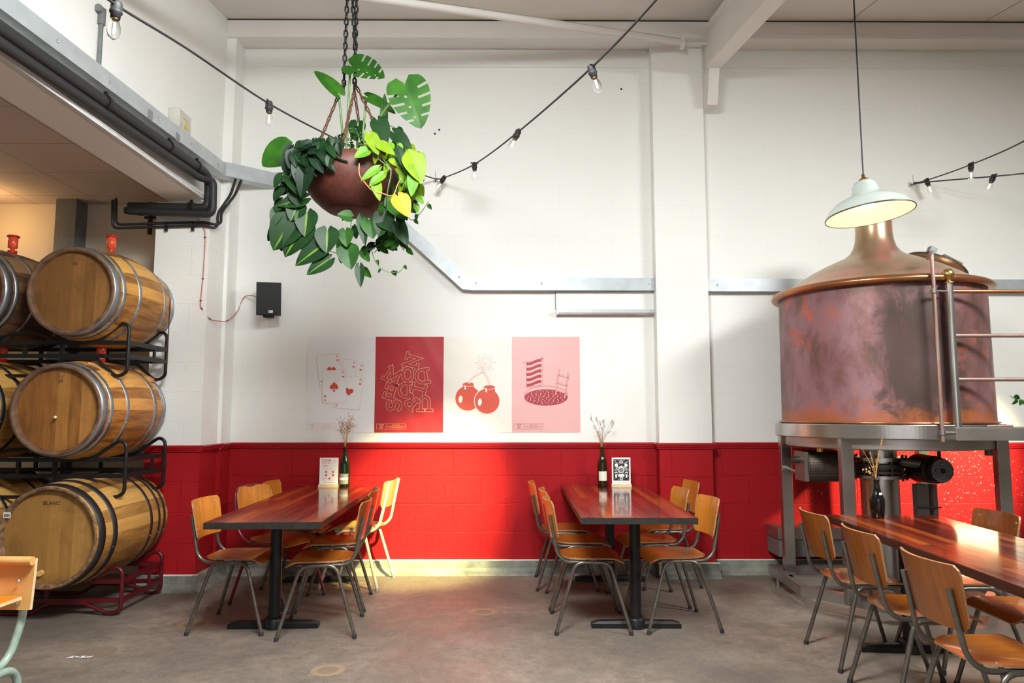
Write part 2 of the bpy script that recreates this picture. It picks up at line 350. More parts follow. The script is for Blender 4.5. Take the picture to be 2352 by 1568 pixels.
c = ramp(m, noise(m, v, 1.6, 5, 0.55, 0.6), [(0.36, (0.40, 0.27, 0.15)), (0.50, (0.50, 0.34, 0.22)), (0.56, (0.66, 0.34, 0.25)), (0.72, (0.78, 0.46, 0.38))]); setc(m, c)
simple('copper_rim', (0.55, 0.20, 0.09), (0.32, 0.17, 0.07), 0.28, 0.85, scale=5)
simple('copper_pipe', (0.36, 0.16, 0.12), (0.30, 0.27, 0.24), 0.42, 0.6, scale=12)
# perforated motor guard
m = new_mat('perforated', (0.2, 0.15, 0.12), 0.5, 0.6); tc = N(m, 'ShaderNodeTexCoord')
bk = N(m, 'ShaderNodeTexBrick'); bk.offset = 0; bk.inputs['Scale'].default_value = 1; bk.inputs['Brick Width'].default_value = 0.011; bk.inputs['Row Height'].default_value = 0.011; bk.inputs['Mortar Size'].default_value = 0.002
sp = N(m, 'ShaderNodeSeparateXYZ'); L(m, tc.outputs['Object'], sp.inputs[0]); cb = N(m, 'ShaderNodeCombineXYZ'); L(m, sp.outputs[0], cb.inputs[0]); L(m, sp.outputs[2], cb.inputs[1]); L(m, cb.outputs[0], bk.inputs['Vector'])
for k, cc in (('Color1', (0.01, 0.008, 0.007)), ('Color2', (0.012, 0.01, 0.008)), ('Mortar', (0.14, 0.10, 0.08))): bk.inputs[k].default_value = (*cc, 1)
setc(m, bk.outputs['Color'])
# splashed red wall
m = block_mat('red_splash', RED, 0, 0.5, 0.15, 0.36, spec=0.12)
base = bsdf(m).inputs['Base Color'].links[0].from_socket
v = coords(m, (1, 1, 0.55)); s1 = ramp(m, noise(m, v, 80, 2, 0.5), [(0.665, (0, 0, 0)), (0.69, (1, 1, 1))]); s2 = ramp(m, noise(m, coords(m), 2.0, 3), [(0.45, (0, 0, 0)), (0.58, (1, 1, 1))])
setc(m, mix(m, math_(m, 'MULTIPLY', s1, s2), base, (0.8, 0.7, 0.66)))


# ------------------------------------------------------------ mesh building
class MB:
    def __init__(s): s.v = []; s.f = []; s.m = []; s.sm = []; s.mats = []

    def mi(s, mat):
        if mat not in s.mats: s.mats.append(mat)
        return s.mats.index(mat)

    def add(s, vs, fs, mat, smooth=False, M=None):
        b = len(s.v)
        s.v += [tuple(M @ V3(p)) if M is not None else tuple(p) for p in vs]
        k = s.mi(mat)
        for f in fs:
            s.f.append(tuple(i + b for i in f)); s.m.append(k); s.sm.append(smooth)
        return s

    def addm(s, vs, fs, mats, smooth=True):
        b = len(s.v); s.v += [tuple(p) for p in vs]
        for f, mt in zip(fs, mats): s.f.append(tuple(i + b for i in f)); s.m.append(s.mi(mt)); s.sm.append(smooth)
        return s

    def box(s, lo, hi, mat, M=None, bev=0.0):
        x0, y0, z0 = lo; x1, y1, z1 = hi
        if bev > 0:
            b = bev; pts = []; 
            ring = lambda z, i: [(x0 + i, y0 + b, z), (x0 + b, y0 + i, z), (x1 - b, y0 + i, z), (x1 - i, y0 + b, z), (x1 - i, y1 - b, z), (x1 - b, y1 - i, z), (x0 + b, y1 - i, z), (x0 + i, y1 - b, z)]
            vs = ring(z0, b) + ring(z0 + b, 0) + ring(z1 - b, 0) + ring(z1, b)
            # inner rings keep the octagon shape
            fs = [tuple(reversed(range(8)))] + [(k * 8 + i, k * 8 + (i + 1) % 8, (k + 1) * 8 + (i + 1) % 8, (k + 1) * 8 + i) for k in range(3) for i in range(8)] + [tuple(range(24, 32))]
            return s.add(vs, fs, mat, False, M)
        vs = [(x0, y0, z0), (x1, y0, z0), (x1, y1, z0), (x0, y1, z0), (x0, y0, z1), (x1, y0, z1), (x1, y1, z1), (x0, y1, z1)]
        return s.add(vs, [(0, 3, 2, 1), (4, 5, 6, 7), (0, 1, 5, 4), (1, 2, 6, 5), (2, 3, 7, 6), (3, 0, 4, 7)], mat, False, M)

    def prism(s, poly, axis, a, b, mat, M=None, smooth=False):
        """extrude a 2D polygon; axis 'x': poly=(y,z), 'y': (x,z), 'z': (x,y)"""
        n = len(poly)
        P = {'x': lambda p, t: (t, p[0], p[1]), 'y': lambda p, t: (p[0], t, p[1]), 'z': lambda p, t: (p[0], p[1], t)}[axis]
        vs = [P(p, a) for p in poly] + [P(p, b) for p in poly]
        s.add(vs, [tuple(range(n)), tuple(reversed(range(n, 2 * n)))], mat, False, M)
        return s.add(vs, [(i, i + n, (i + 1) % n + n, (i + 1) % n) for i in range(n)], mat, smooth, M)

    def lathe(s, prof, mat, n=32, M=None, smooth=True, a0=0, a1=2 * pi):
        """prof = [(r,z)] round the local z axis"""
        full = abs(a1 - a0 - 2 * pi) < 1e-6; k = n if full else n + 1
        vs = [(r * cos(a0 + (a1 - a0) * i / n), r * sin(a0 + (a1 - a0) * i / n), z) for r, z in prof for i in range(k)]
        fs = [(j * k + i, j * k + (i + 1) % k, (j + 1) * k + (i + 1) % k, (j + 1) * k + i) for j in range(len(prof) - 1) for i in range(n)]
        return s.add(vs, fs, mat, smooth, M)

    def tube(s, pts, r, mat, n=10, caps=True, M=None, closed=False):
        pts = [V3(p) for p in pts]; k = len(pts); R = r if isinstance(r, (list, tuple)) else [r] * k
        T = []
        for i in range(k):
            a = pts[(i - 1) % k] if closed or i > 0 else pts[i]; b = pts[(i + 1) % k] if closed or i < k - 1 else pts[i]
            t = b - a; T.append(t.normalized() if t.length > 1e-9 else V3((0, 0, 1)))
        up = V3((0, 0, 1)) if abs(T[0].z) < 0.9 else V3((1, 0, 0)); u = T[0].cross(up).normalized(); vs = []
        for i in range(k):
            u = (u - T[i] * u.dot(T[i])); u = u.normalized() if u.length > 1e-6 else T[i].orthogonal().normalized(); w_ = T[i].cross(u)
            for j in range(n):
                a = 2 * pi * j / n; vs.append(tuple(pts[i] + (u * cos(a) + w_ * sin(a)) * R[i]))
        kk = k if closed else k - 1
        fs = [(i * n + j, i * n + (j + 1) % n, ((i + 1) % k) * n + (j + 1) % n, ((i + 1) % k) * n + j) for i in range(kk) for j in range(n)]
        s.add(vs, fs, mat, True, M)
        if caps and not closed: s.add(vs, [tuple(reversed(range(n))), tuple(range((k - 1) * n, k * n))], mat, False, M)
        return s

    def sheet(s, grid, th, mat, edge=None, M=None, smooth=True):
        """closed plate from a grid of points (rows x cols), thickness th along -normal"""
        nr, nc = len(grid), len(grid[0]); G = [[V3(p) for p in r] for r in grid]; bot = []
        for i in range(nr):
            row = []
            for j in range(nc):
                a = G[min(i + 1, nr - 1)][j] - G[max(i - 1, 0)][j]; b = G[i][min(j + 1, nc - 1)] - G[i][max(j - 1, 0)]
                nn = b.cross(a)
                if nn.length < 1e-10: nn = V3((0, 0, 1))
                row.append(G[i][j] - nn.normalized() * th)
            bot.append(row)
        T = [tuple(p) for r in G for p in r]; B = [tuple(p) for r in bot for p in r]; n = nr * nc
        fs = [(i * nc + j, i * nc + j + 1, (i + 1) * nc + j + 1, (i + 1) * nc + j) for i in range(nr - 1) for j in range(nc - 1)]
        s.add(T, fs, mat, smooth, M); s.add(B, [tuple(reversed(f)) for f in fs], mat, smooth, M)
        rim = [j for j in range(nc)] + [i * nc + nc - 1 for i in range(1, nr)] + [(nr - 1) * nc + j for j in range(nc - 2, -1, -1)] + [i * nc for i in range(nr - 2, 0, -1)]
        fs = [(rim[q], rim[(q + 1) % len(rim)], rim[(q + 1) % len(rim)] + n, rim[q] + n) for q in range(len(rim))]
        return s.add(T + B, [tuple(reversed(f)) for f in fs], edge or mat, False, M)

    def build(s, name, parent=None, loc=None, **kw):
        me = bpy.data.meshes.new(name); me.from_pydata(s.v, [], s.f)
        for q in s.mats: me.materials.append(MATS[q])
        me.polygons.foreach_set('material_index', s.m); me.polygons.foreach_set('use_smooth', s.sm); me.update()
        o = bpy.data.objects.new(name, me); COL.objects.link(o)
        if loc is not None:      # object origin at loc, geometry kept in world place
            me.transform(Matrix.Translation(-V3(loc))); o.location = loc
        if parent is not None: o.parent = parent
        for k, v_ in kw.items(): o[k] = v_
        return o


def thing(name, label, cat, loc=(0, 0, 0), rz=0.0, group=None):
    o = bpy.data.objects.new(name, None); COL.objects.link(o); o.empty_display_size = 0.1
    o.location = loc; o.rotation_euler = (0, 0, rz); o['label'] = label; o['category'] = cat
    if group: o['group'] = group
    return o


def dup(root, loc=None, rz=None, label=None, group=None, rot=None):
    def cp(o, par):
        c = o.copy(); COL.objects.link(c); c.parent = par
        for ch in list(o.children): cp(ch, c)
        return c
    kids = list(root.children); r = root.copy(); COL.objects.link(r)
    for k in kids: cp(k, r)
    if loc is not None: r.location = loc
    if rz is not None: r.rotation_euler = (0, 0, rz)
    if rot is not None: r.rotation_euler = rot
    if label: r['label'] = label
    if group: r['group'] = group
    return r


def struct(mb, name, **kw): return mb.build(name, kind='structure', **kw)


def fillet(pts, r, n=5):
    pts = [V3(p) for p in pts]; out = [pts[0]]
    for i in range(1, len(pts) - 1):
        a, b, c = pts[i - 1], pts[i], pts[i + 1]; d1, d2 = (a - b), (c - b); rr = r[i] if isinstance(r, dict) and i in r else (r if not isinstance(r, dict) else 0.03)
        q = min(rr, d1.length * 0.49, d2.length * 0.49); p0 = b + d1.normalized() * q; p1 = b + d2.normalized() * q
        for k in range(n + 1):
            t = k / n; out.append(p0 * (1 - t) ** 2 + b * 2 * t * (1 - t) + p1 * t * t)
    out.append(pts[-1]); return out


def spline(pts, n=8):
    P = [V3(p) for p in pts]; P = [P[0] * 2 - P[1]] + P + [P[-1] * 2 - P[-2]]; out = []
    for i in range(1, len(P) - 2):
        for k in range(n):
            t = k / n; a, b, c, d = P[i - 1:i + 3]
            out.append(0.5 * ((2 * b) + (c - a) * t + (2 * a - 5 * b + 4 * c - d) * t * t + (3 * b - a - 3 * c + d) * t ** 3))
    out.append(P[-2]); return out


def glyphs(txt, size, offset=0.0, align='CENTER', space=1.0):
    cu = bpy.data.curves.new('t', 'FONT'); cu.body = txt; cu.size = size; cu.offset = offset; cu.align_x = align; cu.align_y = 'CENTER'
    cu.space_character = space; cu.resolution_u = 4
    o = bpy.data.objects.new('t', cu); COL.objects.link(o); dg = bpy.context.evaluated_depsgraph_get()
    me = bpy.data.meshes.new_from_object(o.evaluated_get(dg)); vs = [tuple(v.co) for v in me.vertices]; fs = [tuple(p.vertices) for p in me.polygons]
    bpy.data.objects.remove(o); bpy.data.curves.remove(cu); bpy.data.meshes.remove(me); return vs, fs


def FRONT(x, y, z, rot=0.0):
    """local xy drawing plane -> vertical plane facing the camera side (-y), origin at x,y,z"""
    return Matrix.Translation((x, y, z)) @ Matrix.Rotation(pi / 2, 4, 'X') @ Matrix.Rotation(rot, 4, 'Z')


def text(mb, txt, size, M, mat, **kw):
    vs, fs = glyphs(txt, size, **kw); mb.add(vs, fs, mat, False, M)


def stroke(mb, pts, wd, mat, M, closed=False):
    """flat mitred line of width wd in local xy"""
    P = [V3((p[0], p[1], 0)) for p in pts]; n = len(P); A_, B_ = [], []
    for i in range(n):
        d1 = (P[i] - P[i - 1]) if (i or closed) else (P[1] - P[0]); d2 = (P[(i + 1) % n] - P[i]) if (i < n - 1 or closed) else d1
        d1 = d1.normalized() if d1.length > 1e-9 else d2.normalized(); d2 = d2.normalized() if d2.length > 1e-9 else d1
        n1 = V3((-d1.y, d1.x, 0)); n2 = V3((-d2.y, d2.x, 0)); b = n1 + n2; b = b.normalized() if b.length > 1e-6 else n1
        q = wd / 2 / max(.35, b.dot(n1)); A_.append(P[i] + b * q); B_.append(P[i] - b * q)
    m_ = n if closed else n - 1
    mb.add(A_ + B_, [(i + n, (i + 1) % n + n, (i + 1) % n, i) for i in range(m_)], mat, False, M)


def fill(mb, pts, mat, M): mb.add([(p[0], p[1], 0) for p in pts], [tuple(range(len(pts)))], mat, False, M)


def fan(mb, pts, c, mat, M):
    n = len(pts); mb.add([(c[0], c[1], 0)] + [(p[0], p[1], 0) for p in pts], [(0, i + 1, (i + 1) % n + 1) for i in range(n)], mat, False, M)


def ell(cx, cy, rx, ry, n=28, rot=0.0, a0=0, a1=2 * pi):
    out = []
    for i in range(n):
        a = a0 + (a1 - a0) * i / n; x, y = rx * cos(a), ry * sin(a); out.append((cx + x * cos(rot) - y * sin(rot), cy + x * sin(rot) + y * cos(rot)))
    return out


# ------------------------------------------------------------ the room
WY = 6.25
XL, XR, YB = -6.4, 7.2, -4.0
mb = MB(); mb.box((XL, YB, -0.1), (XR, WY + 0.2, 0), 'floor'); struct(mb, 'floor')
mb = MB()
mb.box((-2.6, WY, 1.06), (XR, WY + 0.2, 5.0), 'white_block_x'); mb.box((-2.6, WY, 0), (2.6, WY + 0.2, 1.06), 'red_block_x'); mb.box((2.6, WY, 0), (XR, WY + 0.2, 1.06), 'red_splash')
struct(mb, 'wall_back')
mb = MB(); mb.box((XL, WY, 0), (-2.6, WY + 0.2, 3.3), 'recess_wall'); mb.box((XL - .1, 1.2, 0), (XL, WY, 3.3), 'recess_wall'); struct(mb, 'wall_store')
# pillar
PX0, PX1, PY = 1.293, 1.745, 6.115
mb = MB(); mb.box((PX0, PY, 1.06), (PX1, WY, 4.66), 'white_block_x'); mb.box((PX0, PY, 0), (PX1, WY, 1.06), 'red_block_x'); struct(mb, 'wall_pillar')
# upper left wall over the opening, pier, corner column
mb = MB(); mb.box((-2.75, 0.8, 3.07), (-2.48, 6.05, 5.1), 'white_block_y'); mb.box((-2.475, 0.8, 3.072), (-2.44, 5.64, 3.10), 'white_metal'); struct(mb, 'wall_left')
mb = MB(); mb.box((-2.85, 5.69, 1.06), (-2.415, 5.87, 3.07), 'rough_block_x'); mb.box((-2.85, 5.69, 0), (-2.415, 5.87, 1.06), 'red_block_x')
mb.box((-2.70, 5.87, 1.06), (-2.425, 6.04, 3.07), 'white_paint'); mb.box((-2.70, 5.87, 0), (-2.425, 6.04, 1.06), 'red_block_y'); struct(mb, 'wall_pier')
mb = MB(); mb.box((-2.6, 6.04, 1.06), (-2.395, WY, 4.9), 'white_paint'); mb.box((-2.6, 6.04, 0), (-2.395, WY, 1.06), 'red_block_y'); struct(mb, 'wall_corner')
# roof: slopes down towards the camera
ZR = lambda y: 4.835 - 0.178 * (6.03 - y)
mb = MB(); mb.add([(-2.6, 0.6, ZR(0.6)), (XR, 0.6, ZR(0.6)), (XR, 6.4, ZR(6.4)), (-2.6, 6.4, ZR(6.4)), (-2.6, 0.6, ZR(0.6) + .08), (XR, 0.6, ZR(0.6) + .08), (XR, 6.4, ZR(6.4) + .08), (-2.6, 6.4, ZR(6.4) + .08)],
                  [(0, 3, 2, 1), (4, 5, 6, 7), (0, 1, 5, 4), (1, 2, 6, 5), (2, 3, 7, 6), (3, 0, 4, 7)], 'ceiling_paint')
for x in (3.05, 4.25, 5.45):
    mb.add([(x, 0.6, ZR(0.6) - .001), (x + .006, 0.6, ZR(0.6) - .001), (x + .006, 6.0, ZR(6.0) - .001), (x, 6.0, ZR(6.0) - .001)], [(0, 3, 2, 1)], 'dark_gap')
struct(mb, 'ceiling')
mb = MB(); mb.box((-6.4, 1.2, 3.215), (-2.75, WY, 3.26), 'ceiling_tile'); struct(mb, 'ceiling_store')
# eaves beam
mb = MB(); mb.box((-2.48, 6.03, 4.69), (XR, 6.2, 4.824), 'beam_paint'); mb.box((-2.48, 6.015, 4.66), (XR, 6.2, 4.69), 'beam_paint'); mb.box((-2.4, 6.2, 4.675), (XR, WY, 4.83), 'beam_paint')
mb.box((-2.48, 6.026, 4.826), (XR, 6.06, 4.832), 'dark_gap'); mb.box((-2.395, 6.235, 4.50), (XR, WY, 4.515), 'white_paint'); struct(mb, 'trim_eaves_beam')
# rafter
mb = MB(); s0 = 0.175
RZ = lambda y: 4.33 - s0 * (5.9 - y)
def bar(x0, x1, ya, yb, za, zb, mat):   # za,zb offsets over the rafter soffit
    vs = [(x, y, RZ(y) + z) for y in (ya, yb) for z in (za, zb) for x in (x0, x1)]
    mb.add(vs, [(0, 1, 3, 2), (4, 6, 7, 5), (0, 4, 5, 1), (2, 3, 7, 6), (0, 2, 6, 4), (1, 5, 7, 3)], mat)
bar(1.715, 1.845, 1.0, 5.9, 0, 0.014, 'beam_paint'); bar(1.765, 1.795, 1.0, 5.9, 0.014, 0.36, 'beam_paint'); bar(1.715, 1.845, 1.0, 5.9, 0.36, 0.375, 'beam_paint')
mb.prism([(5.9, 4.33), (6.12, 4.36), (6.12, 4.05), (5.99, 4.04)], 'x', 1.748, 1.836, 'beam_paint'); mb.prism([(5.9, 4.33), (6.12, 4.33), (6.12, 4.70), (5.9, 4.70)], 'x', 1.765, 1.795, 'beam_paint')
mb.box((1.33, 6.0, 4.655), (1.72, 6.03, 4.69), 'beam_paint'); mb.box((1.38, 5.97, 4.585), (1.76, 5.99, 4.60), 'beam_paint'); struct(mb, 'trim_rafter')
mb = MB()
a, b = at(1568, 97, 5.92), at(850, -6, 4.55); dr = (b - a).normalized(); b = a + dr * 4.5
mb.tube([a, b], 0.035, 'beam_paint', 4); mb.box((a.x - .02, a.y - .03, a.z - .05), (a.x + .012, a.y + .03, a.z + .06), 'beam_paint'); struct(mb, 'trim_brace')
# dado rail
prof = [(0, 1.055), (-.012, 1.057), (-.014, 1.068), (-.022, 1.072), (-.024, 1.085), (-.030, 1.090), (-.030, 1.102), (-.022, 1.108), (0, 1.108)]
def rail(mb, x0, x1, y): mb.prism([(y + p[0], p[1]) for p in prof], 'x', x0, x1, 'red_gloss')
def rail_y(mb, y0, y1, x, sg): mb.prism([(x + sg * -p[0], p[1]) for p in prof], 'y', y0, y1, 'red_gloss')
mb = MB(); rail(mb, -2.395, PX0, WY); rail(mb, PX1, XR, WY); rail(mb, PX0 - .02, PX1 + .02, PY); rail_y(mb, PY - .0, WY, PX0, -1); rail_y(mb, PY, WY, PX1, 1)
rail(mb, -2.85, -2.40, 5.69); rail_y(mb, 5.67, 6.05, -2.415, 1); rail_y(mb, 6.03, 6.25, -2.392, 1); struct(mb, 'trim_dado')
# cement coving
cov = [(0, 0), (-.085, 0), (-.075, .012), (-.05, .028), (-.034, .055), (-.028, .112), (-.022, .118), (0, .118)]
def cove(mb, x0, x1, y): mb.prism([(y + p[0], p[1]) for p in cov], 'x', x0, x1, 'cement', smooth=False); mb.box((x0, y - .028, .113), (x1, y, .119), 'white_paint')
mb = MB(); cove(mb, -2.395, PX0 - .03, WY); cove(mb, PX1 + .03, XR, WY); cove(mb, PX0 - .03, PX1 + .03, PY); mb.box((PX0 - .028, PY, 0), (PX0, WY, .116), 'cement'); mb.box((PX1, PY, 0), (PX1 + .028, WY, .116), 'cement')
cove(mb, -2.85, -2.39, 5.69); mb.prism([(-2.415 - p[0], p[1]) for p in cov], 'y', 5.64, 6.25, 'cement'); struct(mb, 'baseboard_back')
# steel column in the store
mb = MB(); mb.box((-3.92, 6.08, 0), (-3.745, 6.25, 3.215), 'steel_grey'); struct(mb, 'trim_steel_column')
# patched board under the trunking
mb = MB(); mb.box((0.43, 6.238, 2.27), (1.30, WY, 2.425), 'white_paint'); mb.box((0.424, 6.236, 2.27), (0.431, WY, 2.43), 'grey_ink'); struct(mb, 'trim_board')
mb = MB(); mb.box((0.438, 6.185, 2.232), (1.315, WY, 2.262), 'galvanised'); mb.box((0.44, 6.192, 2.218), (1.312, 6.2, 2.233), 'copper_pipe'); mb.box((0.432, 6.18, 2.215), (0.44, WY, 2.262), 'galvanised')
mb.build('cable_channel', label='thin metal strip channel on white wall under the trunking, left of the pillar', category='wall channel')
mb = MB()
for x, z in ((at(999, 307, WY)[0], at(999, 307, WY)[2]), (at(1009, 298, WY)[0], at(1009, 298, WY)[2]), (1.04, 4.3)):
    mb.lathe([(0, 0), (0.010, 0)], 'ink', 10, M=FRONT(x, WY - .001, z))
mb.build('drill_hole', label='two small dark drill holes high in the white wall', category='hole')

# ------------------------------------------------------------ trunking
def trunk(mb, pts, hw, mat='galvanised'):
    """flat duct on the back wall: pts in (x,z), width 2*hw, depth y 6.16..6.25"""
    n = len(pts); P = [V3((p[0], 0, p[1])) for p in pts]; up, dn = [], []
    for i in range(n):
        d1 = (P[i] - P[i - 1]).normalized() if i else (P[1] - P[0]).normalized(); d2 = (P[i + 1] - P[i]).normalized() if i < n - 1 else d1
        n1 = V3((-d1.z, 0, d1.x)); n2 = V3((-d2.z, 0, d2.x)); b = (n1 + n2).normalized(); q = hw / max(0.3, b.dot(n1)); up.append(P[i] + b * q); dn.append(P[i] - b * q)
    poly = [(p.x, p.z) for p in up] + [(p.x, p.z) for p in reversed(dn)]
    for i in range(n - 1):
        mb.prism([(up[i].x, up[i].z), (up[i + 1].x, up[i + 1].z), (dn[i + 1].x, dn[i + 1].z), (dn[i].x, dn[i].z)], 'y', 6.165, 6.25, mat)
def screws(mb, pts, y=6.163):
    for x, z in pts: mb.lathe([(0, .0), (.009, .0), (.010, -.002), (.010, -.004)], 'silver', 12, M=FRONT(x, y, z))
t = thing('cable_trunking', 'grey galvanised trunking stepping down the white wall behind the planter to the pillar', 'trunking', (0, 6.2, 2.5))
tl = t.location
mb = MB(); trunk(mb, [(-2.06, 3.43), (-1.45, 3.41), (-1.37, 3.40), (-0.37, 2.49), (-0.30, 2.484), (1.29, 2.484)], 0.055)
o = mb.build('duct', t, loc=tl); o.location = (0, 0, 0)
mb = MB(); screws(mb, [(-1.98, 3.43), (-0.42, 2.545), (-0.27, 2.49), (0.30, 2.487), (1.24, 2.484)]); mb.box((-.245, 6.161, 2.43), (-.243, 6.166, 2.54), 'grey_ink'); mb.box((-2.04, 6.160, 3.385), (-1.99, 6.165, 3.475), 'paper')
o = mb.build('screws', t, loc=tl); o.location = (0, 0, 0)
t = thing('cable_trunking', 'grey galvanised trunking running right of the pillar and behind the kettle', 'trunking', (3, 6.2, 2.47)); tl = t.location
mb = MB(); trunk(mb, [(PX1 + .005, 2.478), (XR - .1, 2.47)], 0.055); o = mb.build('duct', t, loc=tl); o.location = (0, 0, 0)
mb = MB(); screws(mb, [(1.84, 2.478)]); o = mb.build('screws', t, loc=tl); o.location = (0, 0, 0)
# left wall trunking + angled piece
t = thing('cable_trunking', 'long grey trunking along the upper left wall above the black pipes', 'trunking', (-2.4, 4, 3.4)); tl = t.location
def skew(mb, x0, x1, ya, yb, z0a, z0b, h, mat):
    vs = [(x0, ya, z0a), (x1, ya, z0a), (x1, yb, z0b), (x0, yb, z0b), (x0, ya, z0a + h), (x1, ya, z0a + h), (x1, yb, z0b + h), (x0, yb, z0b + h)]
    mb.add(vs, [(0, 3, 2, 1), (4, 5, 6, 7), (0, 1, 5, 4), (1, 2, 6, 5), (2, 3, 7, 6), (3, 0, 4, 7)], mat)
mb = MB(); skew(mb, -2.479, -2.37, 1.2, 5.86, 3.165, 3.345, 0.105, 'galvanised'); o = mb.build('duct', t, loc=tl); o.location = (0, 0, 0)
mb = MB()
for y in (2.9, 3.6, 4.1, 4.7, 5.2, 5.7):
    z = 3.165 + (y - 1.2) * 0.18 / 4.66 + .05; mb.lathe([(0, 0), (.009, 0), (.009, .004)], 'silver', 10, M=Matrix.Translation((-2.369, y, z)) @ Matrix.Rotation(pi / 2, 4, 'Y'))
for y in (4.55, 4.95): mb.box((-2.3695, y, 3.30), (-2.368, y + .06, 3.36), 'grey_ink')
o = mb.build('screws', t, loc=tl); o.location = (0, 0, 0)
t = thing('cable_trunking', 'short bright trunking piece angled across the left corner of the back wall', 'trunking', (-2.2, 6, 3.4)); tl = t.location
mb = MB(); P = [(-2.37, 5.86), (-2.06, 6.165), (-2.06, 6.25), (-2.13, 6.25), (-2.46, 5.93), (-2.46, 5.86)]
mb.add([(x, y, 3.345 + .035 * (x + 2.46)) for x, y in P] + [(x, y, 3.455 + .035 * (x + 2.46) + .01) for x, y in P], [tuple(reversed(range(6))), tuple(range(6, 12))] + [(i, (i + 1) % 6, (i + 1) % 6 + 6, i + 6) for i in range(6)], 'galvanised')
o = mb.build('duct', t, loc=tl); o.location = (0, 0, 0)

# ------------------------------------------------------------ pipes on the left
def pipe(pts, r, name, label, cat, mat='black_rubber', clips=(), rad=0.06, **kw):
    t = thing(name, label, cat, pts[0], **kw); o = None
    mb = MB(); mb.tube(fillet([V3(p) - V3(pts[0]) for p in pts], rad, 8), r, mat, 12); mb.build('pipe', t)
    for c in clips:
        mb = MB(); c0 = V3(c[0]) - V3(pts[0]); mb.tube([c0 - V3(c[1]) * r * 1.0, c0 + V3(c[1]) * r * 1.0], r * 1.25, 'black_metal', 12); 
        q = V3(c[2]) * (r + .018); mb.box(tuple(c0 - V3((.01, .01, .01)) - q), tuple(c0 + V3((.01, .01, .01)) - q), 'black_metal'); mb.box(tuple(c0 - V3((.01, .01, .01)) + q), tuple(c0 + V3((.01, .01, .01)) + q), 'black_metal'); mb.build('clip', t)
    return t
zp = lambda y: 3.085 + (y - 1.2) * 0.18 / 4.66
pipe([(-2.39, 1.2, zp(1.2)), (-2.39, 5.5, zp(5.5) - .0), (-2.385, 5.575, 3.20), (-2.385, 5.575, 2.985), (-3.02, 5.59, 3.00)], 0.036, 'insulated_pipe', 'thick black insulated pipe, upper of the two turning under the left bulkhead', 'pipe',
     clips=[((-2.39, 4.1, zp(4.1)), (0, .5, 0), (0, 0, 1)), ((-2.39, 4.9, zp(4.9)), (0, .5, 0), (0, 0, 1)), ((-2.39, 5.35, zp(5.35)), (0, .5, 0), (0, 0, 1)), ((-2.52, 5.577, 2.987), (.5, 0, 0), (0, 0, 1))])
pipe([(-2.40, 1.2, zp(1.2) - .062), (-2.40, 5.45, zp(5.45) - .062), (-2.335, 5.53, 3.20), (-2.335, 5.545, 2.925), (-3.0, 5.555, 2.955)], 0.030, 'insulated_pipe', 'black insulated pipe, lower of the two turning under the left bulkhead', 'pipe')
mb = MB(); mb.box((-2.479, 1.2, 3.02 + .075), (-2.435, 5.6, 3.02 + .08), 'white_metal'); 
mb.build('pipe_tray', label='thin pale metal tray edge beneath the black pipes on left wall', category='tray')
pipe([(-3.16, 6.2, 3.215), (-3.16, 6.2, 2.95), (-3.16, 6.2, 2.93)], 0.02, 'conduit', 'black conduit dropping from store ceiling behind the pier', 'conduit', clips=[((-3.16, 6.2, 3.08), (0, 0, .5), (1, 0, 0))])
pipe([at(258, 470, 5.668) + V3((0, 0, .04)), at(258, 524, 5.668), at(355, 521, 5.668), at(470, 517, 5.662), at(492, 524, 5.68), at(500, 517, 5.7), at(500, 490, 5.75), at(530, 447, 5.85), at(541, 412, 5.95)], 0.011, 'power_cable', 'black cable clipped round the pier top, front one of two', 'cable',
     clips=[((at(382, 520, 5.667)), (1.2, 0, 0), (0, 0, 1)), ((at(443, 519, 5.667)), (1.2, 0, 0), (0, 0, 1))], rad=0.05)
pipe([at(266, 466, 5.68) + V3((0, 0, .04)), at(266, 516, 5.68), at(356, 513, 5.679), at(470, 510, 5.674), at(494, 516, 5.67), at(508, 512, 5.72), at(508, 488, 5.78), at(540, 448, 5.9), at(554, 414, 6.0)], 0.011, 'power_cable', 'black cable clipped round the pier top, rear one of two', 'cable', rad=0.05)
mb = MB(); mb.tube([at(288, 483, 5.6), at(330, 487, 5.6)], .028, 'black_rubber', 12); mb.tube([at(322, 478, 5.6), at(322, 492, 5.6)], .045, 'black_rubber', 12)
mb.build('pipe_valve', label='lumpy black wrapped valve at the left end of the insulated pipes', category='valve')
# conduit and box on upper left wall
t = thing('conduit', 'grey vertical conduit with elbow fitting high on the left wall', 'conduit', (-2.46, 4.13, 3.4))
mb = MB(); mb.tube([(0, 0, 0), (0, 0, 0.40)], 0.0125, 'steel_grey', 12); mb.build('pipe', t)
mb = MB(); mb.tube([(0, 0, 0.30), (0, 0, 0.40)], 0.022, 'steel_grey', 12); mb.tube([(0, 0, 0.385), (0.0, -0.045, 0.385)], 0.024, 'steel_grey', 12); mb.build('elbow', t)
t = thing('junction_box', 'small beige box with yellow mark on left wall above the trunking', 'box', (-2.44, 5.14, 3.50))
mb = MB(); mb.box((-.04, -.10, -.12), (.045, .10, .085), 'box_beige', bev=.008); mb.build('case', t)
mb = MB(); mb.prism([(-.02, -.04), (.05, -.04), (.015, .01)], 'x', .046, .047, 'yellow_mark'); mb.box((.046, -.05, .025), (.047, .06, .03), 'yellow_mark'); mb.build('warning_label', t)

